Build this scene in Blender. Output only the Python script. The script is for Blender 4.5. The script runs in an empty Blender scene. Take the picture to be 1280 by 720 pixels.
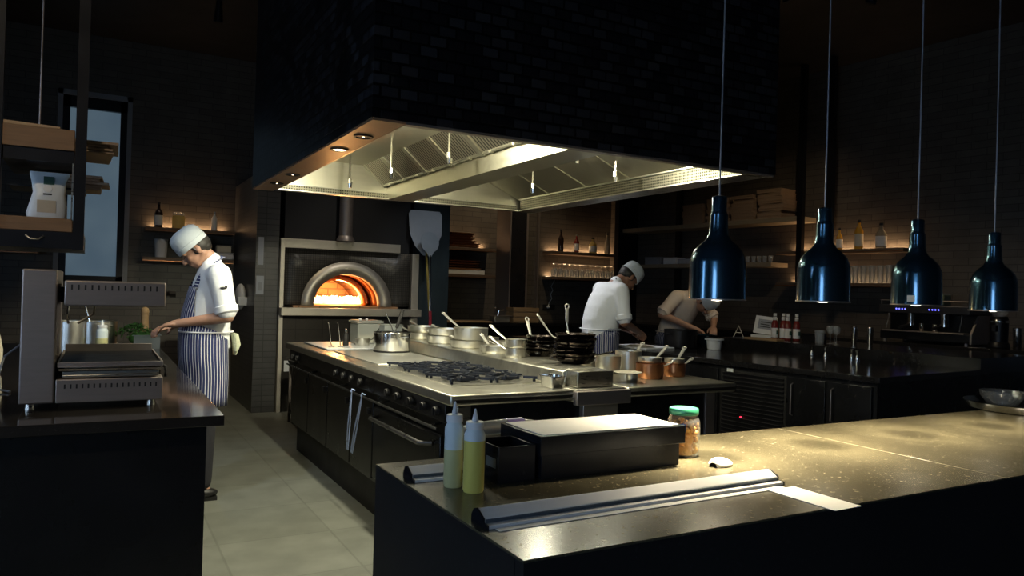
import bpy, bmesh, math, random
from mathutils import Vector, Matrix, Euler
random.seed(7)
PI = math.pi
R = math.radians
S = bpy.context.scene
C = S.collection

# ------------------------------------------------------------------ camera
cam = bpy.data.cameras.new('camera')
camo = bpy.data.objects.new('camera', cam)
C.objects.link(camo)
S.camera = camo
cam.sensor_width = 36.0
cam.lens = 36.0 * 935.877 / 1280.0
cam.clip_start = 0.02
CZ = 1.38
_r = Vector((0.8738, -0.4855, 0.0292)); _u = Vector((-0.0282, 0.0093, 0.9996)); _f = Vector((0.4858, 0.8741, 0.0059))
_f.normalize(); _r = (_r - _f * _r.dot(_f)).normalized(); _u = _r.cross(_f)
camo.matrix_world = Matrix(((_r.x, _u.x, -_f.x, 0), (_r.y, _u.y, -_f.y, 0), (_r.z, _u.z, -_f.z, CZ), (0, 0, 0, 1)))

# ------------------------------------------------------------------ world, exposure
wd = bpy.data.worlds.new('world'); S.world = wd; wd.use_nodes = True
wd.node_tree.nodes['Background'].inputs[0].default_value = (0.35, 0.42, 0.6, 1)
wd.node_tree.nodes['Background'].inputs[1].default_value = 0.02
S.view_settings.view_transform = 'Standard'
S.view_settings.look = 'None'
S.view_settings.gamma = 1.0
S.view_settings.use_curve_mapping = False
S.view_settings.exposure = 0.55
S.cycles.use_denoising = True
S.cycles.max_bounces = 8
S.cycles.sample_clamp_indirect = 4.0
S.cycles.caustics_reflective = False
S.cycles.caustics_refractive = False

# light strengths, all in one place
P_HOOD = 13.5        # each bulkhead lamp in the hood
P_DOWN = 62.0        # extra spot added below the aisle hood lamps to light the floor
P_SOFFIT = 9.0      # each downlight in the soffit
P_HEAT = 60.0        # each pendant heat lamp
P_SHELF = 1.7        # per metre of led strip
P_WINDOW = 6.5       # radiance of daylight windows behind the camera
P_CEIL = 62.0        # added ceiling spots, all out of view
WARM = (1.0, 0.80, 0.52); WARMER = (1.0, 0.62, 0.32); GREENISH = (1.0, 0.95, 0.70); COOL = (0.55, 0.72, 1.0)

def light(name, kind, loc, power, color, size=0.05, aim=None, spot=60, blend=0.5, size_y=None):
    l = bpy.data.lights.new(name, kind); l.energy = power; l.color = color
    if kind == 'AREA':
        l.size = size
        if size_y: l.shape = 'RECTANGLE'; l.size_y = size_y
    elif kind == 'SPOT':
        l.spot_size = R(spot); l.spot_blend = blend; l.shadow_soft_size = size
    else: l.shadow_soft_size = size
    o = bpy.data.objects.new(name, l); C.objects.link(o); o.location = loc
    if aim is not None:
        o.rotation_euler = (Vector(aim) - Vector(loc)).to_track_quat('-Z', 'Y').to_euler()
    return o

# ------------------------------------------------------------------ materials
def nt(name):
    m = bpy.data.materials.new(name); m.use_nodes = True
    return m, m.node_tree.nodes, m.node_tree.links, m.node_tree.nodes['Principled BSDF']

def pmat(name, col, rough=0.5, metal=0.0, var=0.15, scale=8.0, bump=0.0, bscale=60.0, trans=0.0, ior=1.45, emit=None, estr=0.0, stretch=None, alpha=1.0, sss=0.0, coat=0.0, rvar=0.1):
    m, n, l, b = nt(name)
    tc = n.new('ShaderNodeTexCoord')
    mp = n.new('ShaderNodeMapping'); l.new(tc.outputs['Object'], mp.inputs[0])
    if stretch: mp.inputs['Scale'].default_value = stretch
    nz = n.new('ShaderNodeTexNoise'); nz.inputs['Scale'].default_value = scale; nz.inputs['Detail'].default_value = 4
    l.new(mp.outputs[0], nz.inputs['Vector'])
    mx = n.new('ShaderNodeMix'); mx.data_type = 'RGBA'
    l.new(nz.outputs['Fac'], mx.inputs['Factor'])
    mx.inputs[6].default_value = tuple(max(0, c * (1 - var)) for c in col) + (1,)
    mx.inputs[7].default_value = tuple(min(1, c * (1 + var)) for c in col) + (1,)
    l.new(mx.outputs[2], b.inputs['Base Color'])
    mr = n.new('ShaderNodeMapRange'); l.new(nz.outputs['Fac'], mr.inputs[0])
    mr.inputs[3].default_value = max(0.02, rough - rvar); mr.inputs[4].default_value = min(1, rough + rvar)
    l.new(mr.outputs[0], b.inputs['Roughness'])
    b.inputs['Metallic'].default_value = metal
    b.inputs['IOR'].default_value = ior
    b.inputs['Transmission Weight'].default_value = trans
    b.inputs['Coat Weight'].default_value = coat
    if sss: b.inputs['Subsurface Weight'].default_value = sss; b.inputs['Subsurface Radius'].default_value = (0.02, 0.01, 0.005)
    if emit: b.inputs['Emission Color'].default_value = tuple(emit) + (1,); b.inputs['Emission Strength'].default_value = estr
    if bump:
        bn = n.new('ShaderNodeTexNoise'); bn.inputs['Scale'].default_value = bscale; l.new(mp.outputs[0], bn.inputs['Vector'])
        bp = n.new('ShaderNodeBump'); bp.inputs['Strength'].default_value = bump; bp.inputs['Distance'].default_value = 0.01
        l.new(bn.outputs['Fac'], bp.inputs['Height']); l.new(bp.outputs[0], b.inputs['Normal'])
    if alpha < 1: b.inputs['Alpha'].default_value = alpha
    return m

def tiles(name, col, col2, mortar, w, h, ms, rough, axis='XZ', bump=0.3, offset=0.5, bias=0.0, rot=0.0, metal=0.0, distort=0.0):
    """brick pattern laid in a wall plane ('XZ' wall facing y, 'YZ' wall facing x, 'XY' floor)"""
    m, n, l, b = nt(name)
    tc = n.new('ShaderNodeTexCoord'); sp = n.new('ShaderNodeSeparateXYZ'); cb = n.new('ShaderNodeCombineXYZ')
    l.new(tc.outputs['Object'], sp.inputs[0])
    l.new(sp.outputs['XYZ'.index(axis[0])], cb.inputs[0]); l.new(sp.outputs['XYZ'.index(axis[1])], cb.inputs[1])
    br = n.new('ShaderNodeTexBrick'); l.new(cb.outputs[0], br.inputs['Vector'])
    br.offset = offset
    br.inputs['Scale'].default_value = 1.0
    br.inputs['Color1'].default_value = (*col, 1); br.inputs['Color2'].default_value = (*col2, 1); br.inputs['Mortar'].default_value = (*mortar, 1)
    br.inputs['Brick Width'].default_value = w; br.inputs['Row Height'].default_value = h; br.inputs['Mortar Size'].default_value = ms
    br.inputs['Bias'].default_value = bias
    nz = n.new('ShaderNodeTexNoise'); nz.inputs['Scale'].default_value = 5; nz.inputs['Detail'].default_value = 6; l.new(tc.outputs['Object'], nz.inputs['Vector'])
    mr = n.new('ShaderNodeMapRange'); l.new(nz.outputs['Fac'], mr.inputs[0]); mr.inputs[3].default_value = 0.6; mr.inputs[4].default_value = 1.4
    mu = n.new('ShaderNodeMix'); mu.data_type = 'RGBA'; mu.blend_type = 'MULTIPLY'; mu.inputs['Factor'].default_value = 1
    l.new(br.outputs['Color'], mu.inputs[6]); l.new(mr.outputs[0], mu.inputs[7]); l.new(mu.outputs[2], b.inputs['Base Color'])
    b.inputs['Roughness'].default_value = rough; b.inputs['Metallic'].default_value = metal
    bp = n.new('ShaderNodeBump'); bp.inputs['Strength'].default_value = bump; bp.inputs['Distance'].default_value = 0.004; bp.invert = True
    l.new(br.outputs['Fac'], bp.inputs['Height']); l.new(bp.outputs[0], b.inputs['Normal'])
    return m

def granite(name, col, speck, rough):
    m, n, l, b = nt(name)
    tc = n.new('ShaderNodeTexCoord')
    nz = n.new('ShaderNodeTexNoise'); nz.inputs['Scale'].default_value = 3.0; nz.inputs['Detail'].default_value = 8; nz.inputs['Roughness'].default_value = 0.7
    l.new(tc.outputs['Object'], nz.inputs['Vector'])
    n2 = n.new('ShaderNodeTexNoise'); n2.inputs['Scale'].default_value = 95; n2.inputs['Detail'].default_value = 2; l.new(tc.outputs['Object'], n2.inputs['Vector'])
    r2 = n.new('ShaderNodeValToRGB'); r2.color_ramp.elements[0].position = 0.62; r2.color_ramp.elements[1].position = 0.78; l.new(n2.outputs['Fac'], r2.inputs[0])
    mx = n.new('ShaderNodeMix'); mx.data_type = 'RGBA'; l.new(nz.outputs['Fac'], mx.inputs['Factor'])
    mx.inputs[6].default_value = tuple(c * 0.45 for c in col) + (1,); mx.inputs[7].default_value = tuple(c * 1.55 for c in col) + (1,)
    m2 = n.new('ShaderNodeMix'); m2.data_type = 'RGBA'; l.new(r2.outputs[0], m2.inputs['Factor']); l.new(mx.outputs[2], m2.inputs[6]); m2.inputs[7].default_value = (*speck, 1)
    l.new(m2.outputs[2], b.inputs['Base Color'])
    mr = n.new('ShaderNodeMapRange'); l.new(nz.outputs['Fac'], mr.inputs[0]); mr.inputs[3].default_value = rough * 0.7; mr.inputs[4].default_value = rough * 1.5
    l.new(mr.outputs[0], b.inputs['Roughness'])
    return m

def stripes(name, base, line, pitch, frac, uaxis=0, rough=0.85):
    """woven stripes that follow the UV map (u in metres)"""
    m, n, l, b = nt(name)
    uv = n.new('ShaderNodeUVMap'); sp = n.new('ShaderNodeSeparateXYZ'); l.new(uv.outputs[0], sp.inputs[0])
    d = n.new('ShaderNodeMath'); d.operation = 'DIVIDE'; l.new(sp.outputs[uaxis], d.inputs[0]); d.inputs[1].default_value = pitch
    f = n.new('ShaderNodeMath'); f.operation = 'FRACT'; l.new(d.outputs[0], f.inputs[0])
    g = n.new('ShaderNodeMath'); g.operation = 'LESS_THAN'; l.new(f.outputs[0], g.inputs[0]); g.inputs[1].default_value = frac
    mx = n.new('ShaderNodeMix'); mx.data_type = 'RGBA'; l.new(g.outputs[0], mx.inputs['Factor'])
    mx.inputs[6].default_value = (*base, 1); mx.inputs[7].default_value = (*line, 1)
    l.new(mx.outputs[2], b.inputs['Base Color']); b.inputs['Roughness'].default_value = rough
    return m

M = {}
M['steel'] = pmat('brushed_steel', (0.62, 0.60, 0.54), 0.30, 1.0, 0.12, 14, stretch=(1, 9, 9))
M['hood_steel'] = pmat('hood_steel', (0.60, 0.58, 0.48), 0.36, 1.0, 0.10, 6, stretch=(1, 6, 6))
M['steel_bright'] = pmat('polished_steel', (0.74, 0.73, 0.70), 0.16, 1.0, 0.06, 10, rvar=0.05)
M['steel_pan'] = pmat('pan_steel', (0.78, 0.76, 0.69), 0.33, 1.0, 0.10, 20, rvar=0.08)
M['steel_dull'] = pmat('dull_steel', (0.33, 0.285, 0.26), 0.45, 0.75, 0.12, 12, stretch=(1, 1, 8))
M['worktop_steel'] = pmat('worktop_steel', (0.62, 0.60, 0.53), 0.34, 1.0, 0.22, 9, stretch=(1, 3, 1))
M['handle_steel'] = pmat('handle_steel', (0.66, 0.64, 0.58), 0.36, 0.55, 0.06, 12)
M['dark_rail'] = pmat('dark_rail', (0.10, 0.10, 0.10), 0.3, 0.9, 0.1, 12)
M['griddle'] = pmat('griddle_plate', (0.55, 0.54, 0.50), 0.48, 0.85, 0.2, 5)
M['oven_steel'] = pmat('oven_steel', (0.58, 0.54, 0.47), 0.48, 0.9, 0.12, 8)
M['black_metal'] = pmat('black_metal', (0.008, 0.008, 0.010), 0.4, 0.3, 0.3, 12)
M['black_panel'] = pmat('black_panel', (0.010, 0.010, 0.011), 0.28, 0.0, 0.3, 5)
M['range_black'] = pmat('range_enamel', (0.007, 0.0065, 0.006), 0.30, 0.0, 0.3, 5)
M['iron'] = pmat('cast_iron', (0.012, 0.012, 0.014), 0.45, 0.6, 0.3, 20, bump=0.1)
M['grate'] = pmat('enamelled_iron_grate', (0.03, 0.035, 0.05), 0.35, 0.4, 0.3, 20)
M['carbon'] = pmat('seasoned_pan', (0.022, 0.016, 0.014), 0.26, 0.7, 0.5, 16)
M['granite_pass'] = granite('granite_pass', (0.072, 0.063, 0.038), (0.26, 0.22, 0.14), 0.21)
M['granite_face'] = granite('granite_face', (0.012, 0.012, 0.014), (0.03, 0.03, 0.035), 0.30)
M['granite_left'] = granite('granite_left', (0.020, 0.017, 0.015), (0.05, 0.045, 0.04), 0.08)
M['bar_top'] = granite('bar_top', (0.016, 0.015, 0.015), (0.04, 0.04, 0.04), 0.13)
M['plastic_black'] = pmat('black_acrylic', (0.008, 0.009, 0.012), 0.24, 0.0, 0.2, 10, ior=1.3)
M['paper'] = pmat('paper', (0.80, 0.79, 0.75), 0.75, 0, 0.04, 20)
M['paper_grey'] = pmat('grey_paper', (0.45, 0.47, 0.50), 0.8, 0, 0.05, 20)
M['white_plastic'] = pmat('white_plastic', (0.72, 0.73, 0.74), 0.4, 0, 0.05, 8)
M['cream'] = pmat('cream_ceramic', (0.60, 0.55, 0.44), 0.5, 0, 0.06, 8)
M['grey_plastic'] = pmat('grey_plastic', (0.30, 0.31, 0.33), 0.5, 0, 0.08, 8)
M['alu'] = pmat('anodised_aluminium', (0.72, 0.71, 0.69), 0.55, 0.05, 0.05, 30, stretch=(1, 10, 10))
M['groove'] = pmat('groove', (0.09, 0.11, 0.13), 0.5, 0.4, 0.1, 30)
M['wood'] = pmat('oak_wood', (0.22, 0.12, 0.055), 0.55, 0, 0.3, 10, stretch=(1, 12, 12), bump=0.1)
M['wood_pale'] = pmat('pale_wood', (0.42, 0.27, 0.14), 0.6, 0, 0.25, 9, stretch=(2, 10, 10))
M['wood_shelf'] = pmat('grey_oak_shelf', (0.30, 0.24, 0.16), 0.6, 0, 0.25, 9, stretch=(9, 1, 9))
M['wood_dark'] = pmat('dark_wood_shelf', (0.13, 0.085, 0.055), 0.45, 0, 0.25, 9, stretch=(1, 9, 9))
M['kraft'] = pmat('kraft_board', (0.34, 0.23, 0.15), 0.8, 0, 0.15, 12)
M['brick_back'] = tiles('back_wall_tiles', (0.115, 0.098, 0.080), (0.090, 0.076, 0.062), (0.05, 0.042, 0.035), 0.30, 0.075, 0.004, 0.42, 'XZ')
M['brick_side'] = tiles('side_wall_tiles', (0.115, 0.098, 0.080), (0.090, 0.076, 0.062), (0.05, 0.042, 0.035), 0.30, 0.075, 0.004, 0.42, 'YZ')
M['wall_black'] = pmat('black_paint', (0.012, 0.011, 0.012), 0.6, 0, 0.2, 4)
M['pillar_tile'] = tiles('pillar_tiles', (0.075, 0.075, 0.075), (0.062, 0.062, 0.064), (0.03, 0.03, 0.03), 0.20, 0.06, 0.004, 0.35, 'XZ', offset=0.0)
M['oven_tile'] = tiles('oven_mosaic', (0.095, 0.085, 0.072), (0.080, 0.072, 0.062), (0.022, 0.02, 0.018), 0.025, 0.025, 0.003, 0.4, 'XZ', offset=0.0)
M['oven_base_tile'] = tiles('oven_base_tiles', (0.032, 0.027, 0.022), (0.028, 0.024, 0.02), (0.012, 0.010, 0.009), 0.30, 0.30, 0.004, 0.35, 'XZ', offset=0.0)
M['floor'] = tiles('floor_tiles', (0.17, 0.175, 0.15), (0.145, 0.15, 0.128), (0.125, 0.13, 0.11), 0.60, 0.60, 0.006, 0.50, 'XY', bump=0.2, offset=0.0)
M['glow_orange'] = None
M['copper'] = pmat('copper', (0.62, 0.27, 0.13), 0.32, 1.0, 0.12, 10)
M['soffit'] = pmat('soffit_panel', (0.34, 0.20, 0.115), 0.38, 0.3, 0.12, 5)
M['enamel_blue'] = pmat('blue_black_enamel', (0.042, 0.105, 0.16), 0.20, 0.9, 0.1, 10, coat=0.6, rvar=0.03)
M['cable'] = pmat('grey_cable', (0.16, 0.17, 0.19), 0.4, 0.3)
M['jacket'] = pmat('white_cotton', (0.74, 0.76, 0.78), 0.85, 0, 0.04, 6, bump=0.5, bscale=14)
M['jacket_cream'] = pmat('cream_cotton', (0.70, 0.60, 0.50), 0.85, 0, 0.05, 6, bump=0.5, bscale=14)
M['cap_cotton'] = pmat('pale_cap_cotton', (0.47, 0.51, 0.53), 0.9, 0, 0.05, 10, bump=0.2, bscale=40)
M['trousers'] = pmat('dark_trousers', (0.02, 0.02, 0.025), 0.9)
M['shoe'] = pmat('black_shoe', (0.012, 0.012, 0.012), 0.4)
M['skin'] = pmat('skin', (0.36, 0.20, 0.135), 0.5, 0, 0.08, 12, sss=0.05)
M['skin_dark'] = pmat('tanned_skin', (0.24, 0.12, 0.075), 0.5, 0, 0.08, 12, sss=0.05)
M['hair'] = pmat('black_hair', (0.012, 0.010, 0.009), 0.55, 0, 0.3, 60)
M['eye'] = pmat('eye', (0.03, 0.02, 0.015), 0.2)
M['apron'] = stripes('striped_apron', (0.018, 0.028, 0.105), (0.62, 0.62, 0.66), 0.021, 0.24)
M['strap'] = stripes('striped_strap', (0.018, 0.028, 0.105), (0.62, 0.62, 0.66), 0.021, 0.24, uaxis=1)
M['towel'] = pmat('kitchen_towel', (0.55, 0.58, 0.42), 0.9, 0, 0.15, 30, bump=0.4)
M['herb'] = pmat('fresh_herbs', (0.10, 0.26, 0.055), 0.6, 0, 0.5, 40)
M['black_rubber'] = pmat('black_rubber', (0.015, 0.014, 0.014), 0.6)
M['red'] = pmat('red_plastic', (0.42, 0.03, 0.05), 0.4)
M['yellow'] = pmat('yellow_pole', (0.50, 0.36, 0.08), 0.45)
M['blue_tongs'] = pmat('blue_lit_steel', (0.42, 0.54, 0.85), 0.3, 0.35)  # plain steel with the bluish light on it put into the colour
M['blue_plastic'] = pmat('blue_plastic', (0.05, 0.10, 0.32), 0.35)
M['green_lid'] = pmat('green_lid', (0.03, 0.20, 0.11), 0.35, 0.3)
M['pickle'] = pmat('pickled_bits', (0.95, 0.42, 0.10), 0.45, 0, 0.3, 25)
M['oil'] = pmat('yellow_oil', (0.62, 0.55, 0.13), 0.35, 0, 0.08, 6)
M['dressing'] = pmat('pale_dressing', (0.52, 0.50, 0.25), 0.4, 0, 0.08, 6)
M['squeeze'] = pmat('squeeze_plastic', (0.62, 0.70, 0.72), 0.4, 0, 0.04, 6)
M['label_green'] = pmat('green_label', (0.02, 0.07, 0.05), 0.5)
M['ink'] = pmat('dark_ink', (0.02, 0.02, 0.02), 0.6)
M['dough'] = pmat('flour_mix', (0.50, 0.44, 0.34), 0.8, 0, 0.1, 20, bump=0.3)

def glass(name, col=(0.95, 0.97, 0.97), rough=0.03, mixf=0.18):
    """thin clear glass: mostly see-through with a glossy skin"""
    m, n, l, b = nt(name)
    n.remove(b)
    tr = n.new('ShaderNodeBsdfTransparent'); tr.inputs[0].default_value = (*col, 1)
    gl = n.new('ShaderNodeBsdfGlossy'); gl.inputs['Roughness'].default_value = rough
    df = n.new('ShaderNodeBsdfDiffuse'); df.inputs[0].default_value = (*[c * 0.8 for c in col], 1)
    lw = n.new('ShaderNodeLayerWeight'); lw.inputs[0].default_value = 0.35
    a = n.new('ShaderNodeMixShader'); l.new(lw.outputs['Facing'], a.inputs[0]); l.new(tr.outputs[0], a.inputs[1]); l.new(gl.outputs[0], a.inputs[2])
    c = n.new('ShaderNodeMixShader'); c.inputs[0].default_value = mixf; l.new(a.outputs[0], c.inputs[1]); l.new(df.outputs[0], c.inputs[2])
    l.new(c.outputs[0], n['Material Output'].inputs[0])
    return m
M['glass'] = glass('clear_glass')
M['jar_glass'] = glass('jar_glass', mixf=0.06)
M['clear_tub'] = glass('frosted_tub', (0.85, 0.88, 0.84), 0.2, 0.35)
M['bottle_dark'] = pmat('dark_bottle_glass', (0.03, 0.015, 0.01), 0.1, 0, 0.1, coat=0.5)
M['bottle_clear'] = pmat('pale_bottle_glass', (0.55, 0.50, 0.38), 0.12, 0, 0.1, trans=0.5)
M['bottle_red'] = pmat('red_bottle_glass', (0.22, 0.03, 0.025), 0.15, 0, 0.1, trans=0.3)
M['bottle_amber'] = pmat('amber_bottle_glass', (0.80, 0.42, 0.05), 0.12, 0, 0.1, trans=0.3)
M['bottle_yellow'] = pmat('yellow_bottle_glass', (0.80, 0.62, 0.22), 0.15, 0, 0.2, trans=0.3)
M['bag'] = pmat('bag_film', (0.62, 0.66, 0.68), 0.35, 0, 0.1, 10, bump=0.6, bscale=12)
M['copper_dark'] = pmat('glazed_tray', (0.20, 0.085, 0.035), 0.3, 0.6, 0.3)

def emis(name, col, s):
    m, n, l, b = nt(name)
    b.inputs['Base Color'].default_value = (*[c * 0.5 for c in col], 1)
    b.inputs['Emission Color'].default_value = (*col, 1); b.inputs['Emission Strength'].default_value = s
    return m
M['bulb'] = emis('heat_bulb', (1.0, 0.90, 0.72), 9)
M['lens'] = emis('hood_lens', (1.0, 0.97, 0.82), 14)
M['down'] = emis('downlight_lens', (1.0, 0.78, 0.48), 5)
M['led'] = emis('led_strip', (1.0, 0.70, 0.42), 3.0)
M['led_blue'] = emis('blue_led', (0.12, 0.12, 1.0), 3.0)
M['led_red'] = emis('red_led', (1.0, 0.02, 0.05), 3.0)
M['day'] = emis('daylight_pane', (0.50, 0.70, 1.0), P_WINDOW)

# frosted window at the back: faint blue dusk with soft clouds of tone
m, n, l, b = nt('frosted_dusk_glass')
tc = n.new('ShaderNodeTexCoord'); nz = n.new('ShaderNodeTexNoise'); nz.inputs['Scale'].default_value = 2.2; l.new(tc.outputs['Object'], nz.inputs['Vector'])
mx = n.new('ShaderNodeMix'); mx.data_type = 'RGBA'; l.new(nz.outputs['Fac'], mx.inputs['Factor'])
mx.inputs[6].default_value = (0.050, 0.085, 0.125, 1); mx.inputs[7].default_value = (0.115, 0.165, 0.20, 1)
l.new(mx.outputs[2], b.inputs['Emission Color']); b.inputs['Emission Strength'].default_value = 0.52
b.inputs['Base Color'].default_value = (0.05, 0.07, 0.09, 1); b.inputs['Roughness'].default_value = 0.5
M['dusk'] = m

# fire: bright tongues over embers
m, n, l, b = nt('fire')
tc = n.new('ShaderNodeTexCoord'); mp = n.new('ShaderNodeMapping'); mp.inputs['Scale'].default_value = (14, 6, 6); l.new(tc.outputs['Object'], mp.inputs[0])
nz = n.new('ShaderNodeTexNoise'); nz.inputs['Scale'].default_value = 1.0; l.new(mp.outputs[0], nz.inputs['Vector'])
rp = n.new('ShaderNodeValToRGB'); l.new(nz.outputs['Fac'], rp.inputs[0])
rp.color_ramp.elements[0].position = 0.35; rp.color_ramp.elements[0].color = (1.0, 0.42, 0.10, 1); rp.color_ramp.elements[1].position = 0.6; rp.color_ramp.elements[1].color = (1.0, 0.80, 0.42, 1)
l.new(rp.outputs[0], b.inputs['Emission Color']); b.inputs['Emission Strength'].default_value = 3.6
M['fire'] = m
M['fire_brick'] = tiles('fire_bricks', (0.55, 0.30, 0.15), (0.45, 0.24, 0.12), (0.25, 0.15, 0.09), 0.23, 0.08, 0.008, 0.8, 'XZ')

# hood cladding: small dark bricks, some polished, some standing proud
m, n, l, b = nt('hood_mosaic')
tc = n.new('ShaderNodeTexCoord'); sp = n.new('ShaderNodeSeparateXYZ'); l.new(tc.outputs['Object'], sp.inputs[0])
ad = n.new('ShaderNodeMath'); ad.operation = 'ADD'; l.new(sp.outputs[0], ad.inputs[0]); l.new(sp.outputs[1], ad.inputs[1])
cb = n.new('ShaderNodeCombineXYZ'); l.new(ad.outputs[0], cb.inputs[0]); l.new(sp.outputs[2], cb.inputs[1])
br = n.new('ShaderNodeTexBrick'); l.new(cb.outputs[0], br.inputs['Vector']); br.offset = 0.5
br.inputs['Scale'].default_value = 1; br.inputs['Brick Width'].default_value = 0.085; br.inputs['Row Height'].default_value = 0.05; br.inputs['Mortar Size'].default_value = 0.006
br.inputs['Color1'].default_value = (0.0045, 0.0045, 0.006, 1); br.inputs['Color2'].default_value = (0.032, 0.034, 0.042, 1); br.inputs['Mortar'].default_value = (0.001, 0.001, 0.001, 1); br.inputs['Bias'].default_value = -0.3
l.new(br.outputs['Color'], b.inputs['Base Color'])
vo = n.new('ShaderNodeTexWhiteNoise')
b.inputs['Roughness'].default_value = 0.34
bp = n.new('ShaderNodeBump'); bp.inputs['Strength'].default_value = 0.8; bp.inputs['Distance'].default_value = 0.006
rg = n.new('ShaderNodeRGBToBW'); l.new(br.outputs['Color'], rg.inputs[0])
mm = n.new('ShaderNodeMath'); mm.operation = 'MULTIPLY'; l.new(rg.outputs[0], mm.inputs[0]); mm.inputs[1].default_value = 40
l.new(mm.outputs[0], bp.inputs['Height']); l.new(bp.outputs[0], b.inputs['Normal'])
n.remove(vo)
M['hood_black'] = m

# baffle filter: grooved steel
def baffle():
    m, n, l, b = nt('baffle_filter')
    b.inputs['Metallic'].default_value = 1; b.inputs['Roughness'].default_value = 0.38
    tc = n.new('ShaderNodeTexCoord'); sp = n.new('ShaderNodeSeparateXYZ'); l.new(tc.outputs['Object'], sp.inputs[0])
    d = n.new('ShaderNodeMath'); d.operation = 'MULTIPLY'; l.new(sp.outputs[1], d.inputs[0]); d.inputs[1].default_value = 32
    f = n.new('ShaderNodeMath'); f.operation = 'FRACT'; l.new(d.outputs[0], f.inputs[0])
    g = n.new('ShaderNodeMath'); g.operation = 'LESS_THAN'; l.new(f.outputs[0], g.inputs[0]); g.inputs[1].default_value = 0.38
    mx = n.new('ShaderNodeMix'); mx.data_type = 'RGBA'; l.new(g.outputs[0], mx.inputs['Factor'])
    mx.inputs[6].default_value = (0.60, 0.57, 0.47, 1); mx.inputs[7].default_value = (0.10, 0.095, 0.08, 1); l.new(mx.outputs[2], b.inputs['Base Color'])
    return m
M['baffle'] = baffle()
# perforated gutter
m, n, l, b = nt('perforated_steel')
b.inputs['Metallic'].default_value = 1; b.inputs['Roughness'].default_value = 0.4
tc = n.new('ShaderNodeTexCoord'); vo = n.new('ShaderNodeTexVoronoi'); vo.inputs['Scale'].default_value = 55; vo.inputs['Randomness'].default_value = 0; l.new(tc.outputs['Object'], vo.inputs['Vector'])
g = n.new('ShaderNodeMath'); g.operation = 'LESS_THAN'; l.new(vo.outputs['Distance'], g.inputs[0]); g.inputs[1].default_value = 0.33
mx = n.new('ShaderNodeMix'); mx.data_type = 'RGBA'; l.new(g.outputs[0], mx.inputs['Factor'])
mx.inputs[6].default_value = (0.24, 0.23, 0.18, 1); mx.inputs[7].default_value = (0.03, 0.03, 0.025, 1); l.new(mx.outputs[2], b.inputs['Base Color'])
M['perf'] = m

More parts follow.
